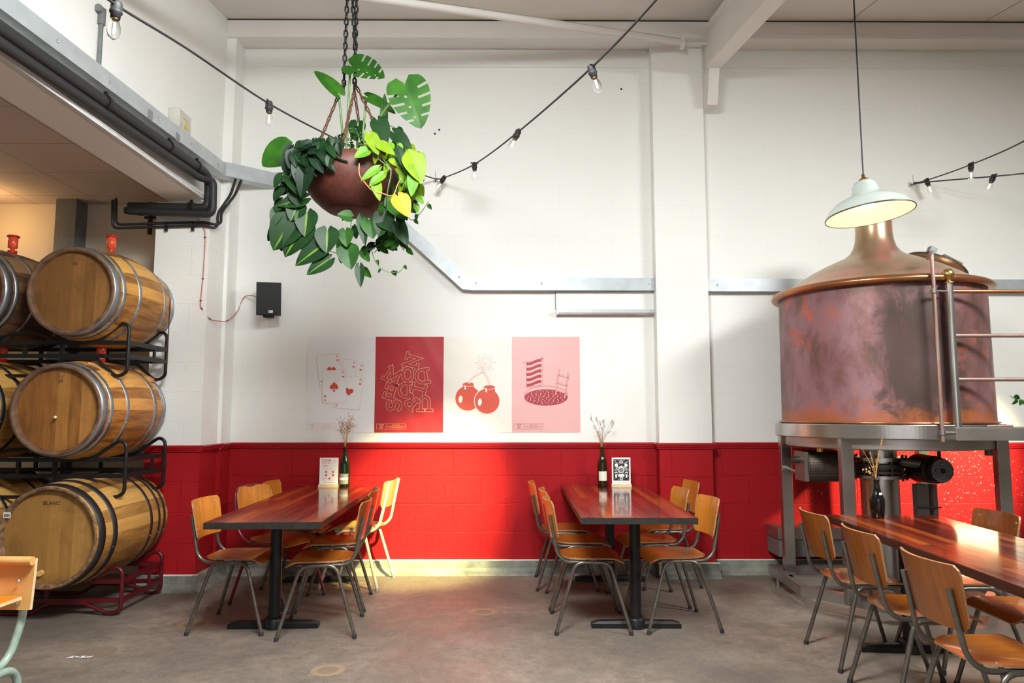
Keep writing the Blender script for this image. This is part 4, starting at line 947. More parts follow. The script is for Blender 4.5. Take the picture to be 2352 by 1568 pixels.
for i in range(7): mb.box((-.277 + .0055 * i, -.4885, .134), (-.275 + .0055 * i + .001 * (i % 2), -.487, .155), 'ink')
mb.build('barcode_label', b3)
barrel(-3.715, 2.190, .297, .350, 4.82, .90, 'staves_worn', 'head_brown', 'hoop_zinc', 'dark worn barrel cut by left picture edge, on the top rack')
barrel(-3.728, 1.382, .302, .352, 4.78, .92, 'staves_pale', 'head_brown', 'hoop_black', 'barrel cut by left picture edge, on the middle rack')
barrel(-3.735, .560, .325, .362, 4.72, .96, 'staves_pale', 'head_tan', 'hoop_black', 'barrel with black hoops cut by left picture edge, on the bottom rack')
for x, z, l in ((-2.965, 2.537, 'clear red-capped bung on top of the barrel marked 40'), (-3.70, 2.537, 'dark red bung on top of the worn top left barrel'), (-2.995, 1.731, 'red bung between rack rails, on the barrel marked 39'), (-3.72, 1.731, 'red bung on the middle left barrel, behind the rack rail')):
    bung(x, 5.27, z, l)

def rack(zt, zr1, zr2, zb, mat, label, x1=-2.655, x0=-4.09, thick=.0125, floor=False):
    t = thing('barrel_rack', label, 'barrel rack', ((x0 + x1) / 2, 5.28, zb)); O = V3(t.location)
    xc = (x0 + x1) / 2; W = (x1 - x0) / 2
    def loop(y):
        hi, lo = zr1 + .005, zr2 - .018
        half_top = [(.0, zr1 + .075), (.10, zr1 + .06), (.24, hi), (.50, hi), (W - .045, zt), (W, zt - .03)]
        half_bot = [(W, zb + .03), (W - .045, zb), (W - .09, zb), (.50, lo), (.26, lo), (.15, zb), (.0, zb)]
        right = [(xc + a, y, z) for a, z in half_top] + [(xc + a, y, z) for a, z in half_bot]
        left = [(xc - a, y, z) for a, z in reversed(half_bot[:-1])] + [(xc - a, y, z) for a, z in reversed(half_top[1:])]
        return [V3(p) - O for p in right + left]
    for y in (5.0, 5.56):
        P = loop(y); P = fillet([P[-1]] + P + [P[0], P[1]], .035, 4)[5:-6]
        mb = MB(); mb.tube(P, thick, mat, 10, closed=True); mb.build('frame_loop', t)
        for z in (zr1, zr2):
            mb = MB(); mb.box(tuple(V3((x0 + .01, y - .012, z - .014)) - O), tuple(V3((x1 - .01, y + .012, z + .014)) - O), mat); mb.build('cross_rail', t)
        for x in (-3.12 + .005, xc, 2 * xc + 3.12):
            mb = MB(); mb.box(tuple(V3((x - .012, y - .010, zr2)) - O), tuple(V3((x + .012, y + .010, zr1)) - O), mat); mb.build('strut', t)
    for x in (x1, x0):
        for z in (zr1, zr2):
            mb = MB(); mb.box(tuple(V3((x - .008, 5.0, z - .016)) - O), tuple(V3((x + .008, 5.56, z + .016)) - O), mat); mb.build('side_rail', t)
        mb = MB(); mb.box(tuple(V3((x - .007, 5.36, zr2)) - O), tuple(V3((x + .007, 5.385, zr1)) - O), mat); mb.build('strut', t)
    return t
rack(1.995, 1.850, 1.757, 1.618, 'black_metal', 'black steel barrel rack holding the top barrels')
rack(1.175, 1.040, .930, .787, 'black_metal', 'black steel barrel rack holding the middle barrels', x1=-2.63, x0=-4.10)
rack(.321, .226, .100, .0135, 'dark_red_metal', 'dark red steel barrel rack standing on the floor', x1=-2.612, x0=-4.10, thick=.0135)
for x, y, z, r_, l in ((-2.83, 5.0, 1.668, 34, 'front wooden wedge under the top rack, on the barrel marked 39'), (-2.80, 5.56, 1.655, 36, 'rear wooden wedge under the top rack, on the barrel marked 39')):
    mb = MB(); M = Matrix.Translation((x, y, z)) @ Matrix.Rotation(radians(r_), 4, 'Y'); mb.add([(-.08, -.05, -.012), (.08, -.05, -.012), (.08, .05, -.012), (-.08, .05, -.012), (-.08, -.05, .0), (.08, -.05, .012), (.08, .05, .012), (-.08, .05, .0)], [(0, 3, 2, 1), (4, 5, 6, 7), (0, 1, 5, 4), (1, 2, 6, 5), (2, 3, 7, 6), (3, 0, 4, 7)], 'pale_pine', M=M)
    mb.build('wooden_wedge', label=l, category='wedge', group='wedges between barrel and rack')
mb = MB(); mb.tube([(-2.617, 5.50, 2.25), (-2.617, 5.50, 1.75), (-2.617, 5.50, 1.66)], .004, 'rust', 6); mb.build('steel_strap', label='thin rusty rod hanging beside the barrel marked 40', category='rod')

# ------------------------------------------------------------ copper kettle
KX, KY = 2.79, 5.31
k = thing('brewing_kettle', 'large patinated copper brewing kettle on a stainless steel stand', 'brewing kettle', (KX, KY, 0))
mb = MB(); mb.lathe([(.705, 1.285), (.703, 1.5), (.700, 1.8), (.697, 2.235)], 'copper_body', 96); mb.build('copper_shell', k)
mb = MB(); mb.lathe([(.700, 2.225), (.735, 2.218), (.752, 2.235), (.752, 2.252), (.735, 2.268), (.70, 2.272)], 'copper_rim', 96); mb.build('lid_rim', k)
mb = MB(); mb.lathe([(.70, 2.268), (.665, 2.285), (.61, 2.318), (.54, 2.366), (.46, 2.415), (.37, 2.462), (.285, 2.50), (.215, 2.532), (.175, 2.565), (.150, 2.605), (.134, 2.66), (.128, 2.72), (.128, 2.80), (.128, 2.85)], 'copper_lid', 96); mb.lathe([(0, 2.85), (.128, 2.85)], 'copper_lid', 32); mb.build('dome_lid', k)
mb = MB(); mb.lathe([(.70, 1.285), (.725, 1.292), (.725, 1.300), (.70, 1.304)], 'copper_rim', 96)
for i in range(36): a = 2 * pi * i / 36; mb.lathe([(0, .004), (.006, .003), (.007, 0)], 'brass', 8, M=Matrix.Translation((.714 * cos(a), .714 * sin(a), 1.298)))
mb.build('bottom_flange', k)
mb = MB(); mb.lathe([(.60, 1.285), (.752, 1.285), (.755, 1.28), (.755, 1.195), (.75, 1.19), (.66, 1.188)], 'stainless', 200, smooth=False); mb.lathe([(.68, 1.19), (.68, 1.122), (.672, 1.115), (.0, 1.10)], 'brushed', 200, smooth=False); mb.build('stand_ring', k)
for (lx, ly) in ((-.505, -.455), (-.565, .45), (.585, -.40), (.53, .45)):
    mb = MB(); mb.box((lx - .042, ly - .03, .10), (lx + .042, ly + .03, 1.195), 'stainless', bev=.004)
    lg = mb.build('leg', k)
for (fx, fy) in ((-.52, -.47), (-.66, .45), (.60, -.40), (.6, .5), (.1, -.58)):
    mb = MB(); mb.tube([(fx, fy, 0), (fx, fy, .02)], .022, 'stainless', 14); mb.tube([(fx, fy, .02), (fx, fy, .085)], .014, 'stainless', 14); mb.build('levelling_foot', k)
poly = [(-.67, .62), (-.71, -.11), (-.29, -.61), (.31, -.61), (.71, -.11), (.67, .62)]
mb = MB(); n = len(poly); 
inner = [(x * .915, y * .915) for x, y in poly]
vs = [(x, y, .07) for x, y in poly] + [(x, y, .07) for x, y in inner] + [(x, y, .14) for x, y in poly] + [(x, y, .14) for x, y in inner]
fs = []
for i in range(n):
    j = (i + 1) % n; fs += [(i, j, j + 2 * n, i + 2 * n), (i + n, i + 3 * n, j + 3 * n, j + n), (i + 2 * n, j + 2 * n, j + 3 * n, i + 3 * n), (i, i + n, j + n, j)]
mb.add(vs, fs, 'brushed'); mb.box((-.66, .18, .07), (.66, .24, .14), 'brushed'); mb.build('base_frame', k)
mb = MB(); mb.lathe([(.125, 1.12), (.125, 1.04), (.20, 1.04), (.20, 1.015), (.16, 1.012), (.16, 1.0)], 'stainless', 120, M=Matrix.Translation((-.05, 0, 0)), smooth=False)
mb.lathe([(.19, .995), (.19, .965), (.16, .96), (.16, .95), (.19, .945), (.19, .925)], 'dark_bronze', 120, M=Matrix.Translation((-.05, 0, 0)), smooth=False); mb.lathe([(.16, .915), (.20, .912), (.20, .89), (.13, .888), (.13, .10), (.0, .10)], 'stainless', 120, M=Matrix.Translation((-.05, 0, 0)), smooth=False)
for i in range(12): a = 2 * pi * i / 12; mb.tube([(-.05 + .178 * cos(a), .178 * sin(a), .875), (-.05 + .178 * cos(a), .178 * sin(a), 1.055)], .009, 'dark_bronze', 8)
mb.build('outlet_column', k)
mo = MB(); MX = Matrix.Translation((-.42, -.02, .975)) @ Matrix.Rotation(-pi / 2, 4, 'Y')
mo.lathe([(.0, -.10), (.10, -.10), (.115, -.09), (.115, .19), (.10, .20), (.0, .20)], 'perforated', 32, M=MX)
for i in range(14): mo.lathe([(.105, -.09 + .02 * i), (.118, -.088 + .02 * i), (.118, -.084 + .02 * i), (.105, -.082 + .02 * i)], 'dark_bronze', 24, M=MX, a0=pi * .15, a1=pi * .65)
mg = mo.build('gear_motor', k)
mo = MB(); mo.box((-.645, -.11, .87), (-.615, .07, 1.08), 'brushed'); mo.tube([(-.70, -.02, 1.02), (-.645, -.02, 1.02)], .026, 'dark_bronze', 14); mo.tube([(-.565, .44, .93), (-.60, -.02, .895)], .014, 'brushed', 8); mo.build('motor_bracket', k)
mo = MB(); MX = Matrix.Translation((.165, -.42, .97)) @ Matrix.Rotation(radians(-90), 4, 'X')
mo.lathe([(0, -.002), (.015, -.002), (.015, 0), (.078, 0), (.084, .012), (.084, .07), (.095, .08), (.10, .28), (.0, .30)], 'iron', 40, M=MX, smooth=False)
for rr_ in (.022, .032, .042, .052, .062, .072): mo.lathe([(rr_, -.003), (rr_ + .004, -.003)], 'grey_ink', 36, M=MX)
mo.tube([(-.02, -.25, 1.02), (.12, -.30, 1.0)], .03, 'dark_bronze', 14); mo.tube([(.22, -.3, 1.0), (.22, -.3, 1.12)], .012, 'iron', 10); mo.build('agitator_motor', k)
mo = MB()
for a_, b_ in (((-.035, .045)), ((.075, .105))):
    mo.box((a_ + .07, -.33, .10), (b_ + .07, -.27, .87), 'dark_bronze')
mo.tube([(.03, -.34, .72), (.19, -.34, .715)], .005, 'ink', 6); mo.build('motor_stand', k)
mo = MB(); mo.tube([(-.59, -.25, 1.12), (-.59, -.25, 1.09)], .02, 'brass', 12); mo.tube([(.46, -.46, 1.12), (.46, -.46, 1.075)], .024, 'dark_bronze', 12); mo.build('drain_plug', k)
# hatch on the dome
hm = Matrix.Translation((.44, -.02, 2.445)) @ Matrix.Rotation(radians(27), 4, 'Y')
mo = MB(); mo.lathe([(.0, .034), (.10, .034), (.205, .024), (.215, .014), (.215, .004), (.0, .0)], 'copper_lid', 40, M=hm); mo.lathe([(.205, .022), (.222, .020), (.222, .006)], 'dark_bronze', 40, M=hm); ht = mo.build('hatch', k)
mo = MB(); mo.box((-.16, -.16, .03), (-.11, -.11, .075), 'steel_grey', M=hm); mo.tube([hm @ V3((-.02, -.14, .05)), hm @ V3((.10, -.14, .05))], .016, 'brass', 12); mo.box((-.05, -.16, .02), (.0, -.12, .06), 'dark_bronze', M=hm); mo.build('hinge', ht)
# platform with railing
pf = thing('kettle_platform', 'stainless platform with brass-knobbed post and copper rails beside the kettle', 'platform', (2.862, 4.55, 0)); O = V3(pf.location)
def pb(lo, hi, mt, name, bev=0): mb = MB(); mb.box(tuple(V3(lo) - O), tuple(V3(hi) - O), mt, bev=bev); return mb.build(name, pf)
pb((2.848, 4.54, 1.185), (4.9, 4.60, 1.268), 'brushed', 'deck_edge', .003); 
mb = MB(); mb.add([tuple(V3(p) - O) for p in ((2.85, 4.55, 1.262), (4.9, 4.55, 1.262), (4.9, 5.2, 1.262), (3.53, 5.2, 1.262), (3.30, 4.78, 1.262), (2.95, 4.60, 1.262))], [(0, 1, 2, 3, 4, 5)], 'dark_bronze')
mb.add([tuple(V3(p) - O) for p in ((2.85, 4.55, 1.25), (4.9, 4.55, 1.25), (4.9, 5.2, 1.25), (3.53, 5.2, 1.25), (3.30, 4.78, 1.25), (2.95, 4.60, 1.25))], [(5, 4, 3, 2, 1, 0)], 'dark_bronze'); mb.build('deck', pf)
mb = MB(); mb.tube([(.012, .02, 1.268), (.012, .02, 2.205)], .0245, 'stainless', 24); po = mb.build('post', pf)
mb = MB(); mb.lathe([(.034, 2.200), (.034, 2.208), (.018, 2.213), (.015, 2.222), (.024, 2.232), (.036, 2.252), (.036, 2.270), (.024, 2.292), (.0, 2.297)], 'brass', 28, M=Matrix.Translation((.012, .02, 0))); mb.build('finial', po, label='round brass knob')
for z in (2.147, 1.858, 1.575):
    mb = MB(); mb.tube([(.012, .02, z), (1.9, .02, z)], .0125, 'copper_rim' if z > 2 else 'copper_pipe', 14); mb.build('rail', pf)
mb = MB(); mb.tube([(4.6 - O.x, .03, 0), (4.6 - O.x, .03, 1.26)], .02, 'stainless', 14); mb.build('leg', pf)
t = thing('steam_pipe', 'thin upright copper pipe clamped to the kettle platform post', 'pipe', (2.757, 4.54, 1.18))
mb = MB(); mb.tube(fillet([(0, 0, 0), (0, 0, 1.21), (.03, .05, 1.235), (.05, .12, 1.20)], .03), .0125, 'copper_pipe', 14); mb.build('pipe', t)
for z in (.965, .055):
    mb = MB(); mb.tube([(-.018, 0, z), (.10, .02, z)], .008, 'stainless', 10); mb.tube([(0, 0, z - .014), (0, 0, z + .014)], .019, 'stainless', 14); mb.build('clamp', t)
mb = MB(); mb.tube([(0, 0, 0), (.35, 0, .002)], .010, 'copper_pipe', 12); mb.tube([(.02, .03, 0), (.36, .06, .0)], .010, 'copper_pipe', 12); o = mb.build('copper_pipe', label='loose copper pipes lying on the kettle platform deck', category='pipe'); o.location = (2.92, 4.63, 1.274)
t = thing('equipment_box', 'grey metal box on the wall behind the left kettle leg', 'box', (2.40, 6.08, .22))
mb = MB(); mb.box((-.18, -.12, .11), (.45, .16, .20), 'brushed', bev=.004); mb.build('lid', t); mb = MB(); mb.box((-.17, -.10, -.03), (.44, .16, .11), 'steel_grey'); mb.build('body', t)
# small trailing plant at the right edge, on the platform side
# ------------------------------------------------------------ pendant lamp
LP = at(1983, 408, 3.8)
t = thing('pendant_lamp', 'pale grey-green enamel pendant lamp hanging before the kettle', 'lamp', tuple(LP))
TI = Matrix.Rotation(radians(-5), 4, 'Y') @ Matrix.Rotation(radians(-3), 4, 'X') @ Matrix.Scale(.95, 4)
mb = MB(); outer = [(.030, -.02), (.052, -.028), (.066, -.05), (.072, -.08), (.082, -.105), (.125, -.122), (.175, -.147), (.212, -.178), (.232, -.212), (.236, -.222)]
mb.lathe(outer, 'grey_glaze', 64, M=TI); mb.lathe([(r - .003, z - .002) for r, z in reversed(outer)], 'enamel_inside', 64, M=TI); mb.lathe([(.232, -.222), (.238, -.226), (.238, -.220), (.234, -.216)], 'dark_bronze', 64, M=TI); mb.build('shade', t)
mb = MB(); mb.lathe([(.0, .02), (.008, .02), (.010, .0), (.024, -.008), (.032, -.020), (.030, -.03)], 'brass', 28, M=TI); mb.build('cap', t)
ztop = ZR(3.8) - LP.z
mb = MB(); mb.tube([(0, 0, .015), (-.002, 0, .6), (-.006, 0, ztop)], .0042, 'iron', 8); mb.build('cord', t)
mb = MB(); mb.lathe([(.0, -.05), (.016, -.05), (.016, -.09), (.030, -.115), (.036, -.145), (.026, -.175), (0, -.185)], 'filament', 20, M=TI); mb.build('bulb', t)
lo = light('POINT', 'pendant_light', tuple(LP + TI @ V3((0, 0, -.215))), 2.2, (1.0, 0.86, 0.62), shadow_soft_size=.03)

# ------------------------------------------------------------ string lights
def holder(par, p, hang, s_=1.0):
    o = bpy.data.objects.new('lamp_holder', None)
    M = Matrix.Translation(p) @ V3(hang).normalized().to_track_quat('-Z', 'Y').to_matrix().to_4x4() @ Matrix.Scale(s_, 4)
    mb = MB(); mb.lathe([(0, .012), (.017, .012), (.020, .004), (.020, -.022), (.0225, -.024), (.0225, -.030), (.018, -.034), (.0165, -.052), (.0, -.052)], 'black_rubber', 20, M=M); mb.tube([(-.032, 0, .010), (.032, 0, .010)], .006, 'black_rubber', 8, M=M)
    h = mb.build('lamp_holder', par)
    mb = MB(); mb.lathe([(.013, -.050), (.015, -.062), (.0215, -.085), (.0235, -.102), (.019, -.120), (.008, -.130), (0, -.131)], 'bulb_glass', 20, M=M); mb.tube([(0, 0, -.066), (0, 0, -.108)], .0042, 'filament', 8, M=M); mb.lathe([(.0135, -.050), (.0135, -.056)], 'brass', 16, M=M); mb.build('bulb', h)
def string(pts, bulbs, label):
    O = V3(pts[0]); t = thing('string_light', label, 'string light', tuple(O))
    mb = MB(); mb.tube([p - O for p in spline(pts, 10)], .0055, 'black_rubber', 8); mb.build('cord', t)
    for p, hg in bulbs: holder(t, V3(p) - O, hg)
    return t
hk1, hk2 = at(1000, 411, 6.2), at(2098, 420, 6.2)
A = [at(618, 238, 3.9), at(268, 12, 2.5)]
string([hk1, at(880, 372, 5.5), at(757, 312, 4.7), A[0], at(430, 112, 3.1), A[1], at(180, -60, 2.3)], [(A[0], (.05, 0, -1)), (A[1], (-.05, 0, -1))], 'black string of bulbs from upper left corner down behind the planter')
B = [at(1020, 408, 6.08), at(1090, 377, 5.5), at(1190, 303, 4.5), at(1358, 156, 3.4)]
string([hk1, B[0], B[1], B[2], B[3], at(1512, -6, 2.8), at(1600, -120, 2.5)], [(B[0], (-.6, 0, -1)), (B[1], (0, 0, -1)), (B[2], (-.45, 0, -1)), (B[3], (.3, 0, -1))], 'black string of four bulbs rising from wall hook right of the planter')
C = [at(2128, 414, 6.1), at(2230, 378, 5.4), at(2282, 405, 5.4)]
string([hk2, C[0], C[1], at(2352, 324, 4.7), at(2480, 240, 4.0)], [(C[0], (.35, 0, -1)), (C[1], (-.05, 0, -1))], 'upper black string of bulbs rising from the wall hook right of the lamp')
string([hk2 - V3((0, 0, .01)), at(2140, 417, 6.0), C[2], at(2356, 398, 4.7), at(2480, 385, 4.0)], [(C[2], (-.5, 0, -1))], 'lower black string with one bulb from the wall hook right of the lamp')
for h, l in ((hk1, 'small metal cable hook on the wall right of the planter'), (hk2, 'small metal cable hook on the wall right of the pendant lamp')):
    mb = MB(); mb.box((h.x - .020, 6.245, h.z - .022), (h.x + .020, WY, h.z + .018), 'galvanised'); mb.tube([(h.x, 6.245, h.z), (h.x, 6.20, h.z - .01), (h.x + .012, 6.19, h.z + .008)], .004, 'steel_grey', 8); mb.tube([(h.x, 6.2, h.z - .02), (h.x - .002, 6.2, h.z + .07)], .0015, 'ink', 6); mb.build('wall_hook', label=l, category='hook')

# ------------------------------------------------------------ bottles with dried flowers, menu stands
def bottle(x, y, label, glass, prof, lab, z=TABLE_H):
    t = thing('wine_bottle', label, 'bottle', (x, y, z), 0, 'bottles used as vases')
    mb = MB(); mb.lathe([(0, .002)] + prof, glass, 36); mb.build('glass', t)
    for l_ in lab: mb = MB(); r_, z0, z1, mt, a0, a1 = l_; mb.lathe([(r_, z0), (r_, z1)], mt, 24, a0=a0, a1=a1); mb.build('paper_label', t)
    return t
wine = [(.036, .0), (.040, .006), (.0405, .02), (.0405, .165), (.037, .20), (.026, .235), (.017, .265), (.0145, .29), (.0145, .318), (.0165, .319), (.0165, .327), (.013, .328)]
champ = [(.040, .0), (.044, .006), (.0445, .02), (.0445, .14), (.041, .18), (.031, .222), (.020, .262), (.0155, .29), (.0155, .315), (.018, .316), (.018, .327), (.013, .328)]
FRT = (-pi / 2 - .95, -pi / 2 + .95)
bottle(-1.357, 6.05, 'dark green bottle holding dried flowers beside the TOM ACCO menu', 'glass_green', champ, [(.0450, .025, .058, 'label_dark', *FRT), (.0452, .058, .078, 'paper', *FRT), (.0450, .078, .11, 'label_dark', *FRT)])
bottle(.800, 6.07, 'brown wine bottle with white label beside the black and white card', 'glass_brown', wine, [(.0410, .048, .125, 'cream_paper', *FRT)])
bottle(2.165, 4.235, 'small black ribbed bottle with grasses on the right table', 'glass_dark', [(.030, 0), (.034, .006), (.040, .06), (.0415, .10), (.039, .118), (.028, .145), (.019, .17), (.0145, .20), (.014, .215), (.016, .217), (.016, .225), (.011, .226)], [(.0315, .1255, .150, 'paper', -pi / 2 - .1, -pi / 2 + .55)])
def dried(name, label, base, kind, seed, mats, spread=1.0, h=.20):
    t = thing(name, label, 'dried flowers', base, 0, 'dried flower stems in bottles'); rnd = random.Random(seed)
    st, hd = MB(), MB()
    if kind == 'sprig':
        for i in range(11):
            a = rnd.uniform(0, 2 * pi); sp = rnd.uniform(.15, .42) * spread; L_ = h * rnd.uniform(.65, 1.15)
            tip = V3((cos(a) * sp * L_ * 1.2, sin(a) * sp * L_ * .5, L_)); mid = tip * .5 + V3((cos(a) * -.006, 0, .012)); st.tube(spline([(0, 0, -.10), (cos(a) * .004, sin(a) * .004, 0), mid, tip], 5), .0011, mats[0], 5)
            for j in range(15):
                f = rnd.uniform(.45, 1.08); c = mid.lerp(tip, min(1.1, (f - .45) * 1.75)) + V3((rnd.gauss(0, .016), rnd.gauss(0, .012), rnd.gauss(0, .012))); st.tube([mid.lerp(tip, max(0, (f - .5) * 1.5)), c], .0006, mats[0], 4)
                r_ = rnd.uniform(.0022, .0042); hd.lathe([(0, -r_), (r_, -r_ * .2), (r_ * .8, r_ * .6), (0, r_)], rnd.choice(mats[1:]), 6, M=Matrix.Translation(c))
    elif kind == 'open':
        tips = [(-.10, .245), (-.045, .23), (-.015, .21), (.03, .19), (.085, .215), (.10, .19), (.06, .13), (-.06, .16), (.005, .16), (.015, .225)]
        for x, z in tips:
            tip = V3((x * spread, rnd.uniform(-.03, .03), z)); st.tube(spline([(0, 0, -.1), (0, 0, 0), tip * .5 + V3((x * -.12, 0, .01)), tip], 5), .0010, mats[0], 5)
            for j in range(6):
                c = tip + V3((rnd.gauss(0, .010), rnd.gauss(0, .008), rnd.gauss(0, .010))); st.tube([tip * .85, c], .0005, mats[0], 4); r_ = rnd.uniform(.002, .0042); hd.lathe([(0, -r_), (r_, 0), (0, r_)], mats[1], 6, M=Matrix.Translation(c))
        for j in range(70):
            zz_ = rnd.uniform(.01, .13); c = V3((-.03 * zz_ / .06 * .6 + rnd.gauss(0, .011), rnd.gauss(0, .010), zz_)); r_ = rnd.uniform(.0018, .004); hd.lathe([(0, -r_), (r_, 0), (0, r_)], 'straw', 6, M=Matrix.Translation(c))
            if j % 4 == 0: st.tube([(0, 0, -.02), c], .0007, 'straw', 4)
    else:
        for (x, z, fat) in ((.05, .235, 1.0), (.028, .15, .9), (-.03, .155, .8), (-.085, .195, .0), (.012, .11, .7)):
            tip = V3((x, rnd.uniform(-.01, .01), z)); P = spline([(0, 0, -.1), (0, 0, 0), tip * .5 + V3((x * -.1, 0, 0)), tip], 6); st.tube(P, .0013, mats[0], 5)
            if fat:
                for j in range(60):
                    f = rnd.uniform(.35, 1.0); q = P[min(len(P) - 1, int(6 + f * (len(P) - 7)))]; c = q + V3((rnd.gauss(0, .004 * fat), rnd.gauss(0, .004 * fat), rnd.gauss(0, .006))); hd.tube([q, c + V3((x * .05, 0, .010))], [.0018, .0004], 'straw', 5)
        for j in range(16):
            c = V3((-.045 + rnd.gauss(0, .014), rnd.gauss(0, .008), .045 + rnd.gauss(0, .012))); r_ = rnd.uniform(.004, .007); hd.lathe([(0, -r_), (r_, 0), (r_ * .6, r_ * .8), (0, r_)], 'straw', 8, M=Matrix.Translation(c))
        st.tube([(0, 0, 0), (-.02, 0, .035), (-.045, 0, .045)], .001, mats[0], 5)
    st.build('stems', t); hd.build('seed_heads', t, kind='stuff')
dried('dried_flowers', 'bushy brown dried sprigs in the green bottle on the left table', (-1.357, 6.05, TABLE_H + .33), 'sprig', 3, ['straw', 'dried_brown', 'dried_brown', 'straw'], 1.0, .235)
dried('dried_flowers', 'sparse dried stems with golden tuft in the bottle on centre table', (.80, 6.07, TABLE_H + .33), 'open', 4, ['dried_brown', 'dried_brown'])
dried('dried_flowers', 'pale dried grasses in the small black bottle on right table', (2.165, 4.235, TABLE_H + .227), 'grass', 5, ['straw'])
def stand(x, y, label, wd=.155, ht=.225, rz=0):
    t = thing('menu_stand', label, 'menu stand', (x, y, TABLE_H), rz, 'menu stands on the tables')
    mb = MB(); mb.add([(-wd / 2 - .005, -.018, 0), (wd / 2 + .005, -.018, 0), (wd / 2 + .005, .022, 0), (-wd / 2 - .005, .022, 0), (-wd / 2 - .005, -.014, .022), (wd / 2 + .005, -.014, .022), (wd / 2 + .005, .020, .022), (-wd / 2 - .005, .020, .022)], [(0, 3, 2, 1), (4, 5, 6, 7), (0, 1, 5, 4), (1, 2, 6, 5), (2, 3, 7, 6), (3, 0, 4, 7)], 'light_ply'); mb.build('wooden_base', t)
    return t
t = stand(-1.481, 6.02, 'white menu card headed TOM ACCO in a light wood stand', .155, .23)
mb = MB(); mb.box((-.0775, 0, .014), (.0775, .003, .240), 'paper'); M = lambda x, z, r=0: FRONT(x, -.0008, z, r)
text(mb, 'TOM', .029, M(-.034, .217), 'red_ink'); text(mb, 'ACCO!', .024, M(-.024, .198), 'red_ink')
fan(mb, ell(0, 0, .007, .006), (0, 0), 'red_ink', M(.006, .220)); 
for z in (.215, .207, .199): stroke(mb, [(.025, z), (.058, z)], .002, 'faint_red_ink', M(0, 0))
stroke(mb, [(-.055, .174), (-.01, .174)], .004, 'red_ink', M(0, 0)); stroke(mb, [(-.055, .070), (-.02, .070)], .004, 'red_ink', M(0, 0)); stroke(mb, [(-.045, .036), (.045, .036)], .0035, 'red_ink', M(0, 0))
for z in (.163, .156, .148, .140, .110, .082, .060, .052): stroke(mb, [(-.058, z), (.055 - (z * 900 % 30) * .001, z)], .0012, 'faint_red_ink', M(0, 0))
for x, z in ((-.022, .123), (.034, .123), (-.022, .097), (.034, .097), (.006, .070)): fan(mb, ell(x, z, .0095, .0085), (x, z), 'red_ink', M(0, 0)); stroke(mb, [(x - .035, z), (x - .014, z)], .0015, 'faint_red_ink', M(0, 0))
mb.build('card', t)
t = stand(.952, 6.03, 'black and white patterned card in a light wood stand', .155, .23)
mb = MB(); mb.box((-.0775, 0, .014), (.0775, .003, .240), 'paper'); D = lambda d_: FRONT(0, -d_, 0)
fill(mb, [(-.066, .050), (.066, .050), (.066, .226), (-.066, .226)], 'ink', D(.0006)); rnd = random.Random(8)
for i in range(150):
    x, z = rnd.uniform(-.062, .062), rnd.uniform(.053, .222); r_ = rnd.uniform(.0012, .0024); fan(mb, ell(x, z, r_, r_, 6), (x, z), 'paper', D(.0010))
for x, z, r_ in ((0, .204, .014), (-.040, .176, .014), (.040, .176, .014), (0, .067, .014)): fan(mb, ell(x, z, r_, r_, 20), (x, z), 'paper', D(.0014)); fan(mb, ell(x, z, r_ * .7, r_ * .7, 16), (x, z), 'grey_ink' if z < .1 or z > .2 else 'paper', D(.0017))
fan(mb, ell(0, .137, .026, .026, 24), (0, .137), 'paper', D(.0014)); fan(mb, ell(0, .137, .020, .020, 20), (0, .137), 'grey_ink', D(.0018))
for sg in (1, -1):
    stroke(mb, [(0, .168), (sg * .025, .160), (sg * .045, .148)], .006, 'paper', D(.0014)); stroke(mb, [(sg * .012, .196), (sg * .035, .194), (sg * .054, .208)], .004, 'paper', D(.0014)); stroke(mb, [(sg * .028, .138), (sg * .060, .138)], .004, 'paper', D(.0014)); fan(mb, ell(sg * .043, .113, .012, .011), (sg * .043, .113), 'paper', D(.0014))
    stroke(mb, [(sg * .043, .115), (sg * .043, .075)], .014, 'paper', D(.0014))
fill(mb, [(-.026, .082), (.026, .082), (.026, .104), (-.026, .104)], 'paper', D(.0014)); stroke(mb, [(-.062, .038), (.062, .038)], .0015, 'ink', D(.0006)); text(mb, 'CARTE', .010, FRONT(0, -.0008, .030), 'ink') if False else None
mb.build('card', t)

# ------------------------------------------------------------ floor marks
for px, l, r_ in (((1110, 1405), 'round tan glue mark on the floor between the two tables', .095), ((753, 1539), 'round tan glue mark on the floor at the bottom edge, left of centre', .09), ((447, 1434), 'round tan glue mark on the floor by the nearest left chair leg', .11), ((825, 1343), 'round tan glue mark on the floor beside the cream chair', .10)):
    f_ = at(*px, 5.0); d_ = f_ - V3((0, 0, EYE)); p = V3((0, 0, EYE)) + d_ * (-EYE / d_.z)
    t = thing('floor_mark', l, 'floor mark', (p.x, p.y, 0)); mb = MB(); mb.lathe([(0, .0012), (r_ * .62, .0012)], 'residue_dark', 32); mb.lathe([(r_ * .62, .0012), (r_, .001)], 'residue', 32); mb.build('glue_ring', t)
t = thing('floor_sticker', 'torn round sticker remnant with black and white print on the floor, lower left', 'sticker', (-2.38, 4.19, 0))
mb = MB(); fan(mb, ell(.03, .06, .11, .10, 28, .2), (.03, .06), 'residue_dark', Matrix.Translation((0, 0, .0012))); mb.build('residue', t)
mb = MB(); fill(mb, [(-.085, -.035), (.05, -.03), (.055, .0), (-.06, .0)], 'paper', Matrix.Translation((0, 0, .0018))); stroke(mb, ell(-.03, -.015, .018, .012, 14), .006, 'ink', Matrix.Translation((0, 0, .0024)), True); stroke(mb, ell(.03, -.012, .015, .009, 10), .005, 'ink', Matrix.Translation((0, 0, .0024))); mb.build('print', t)

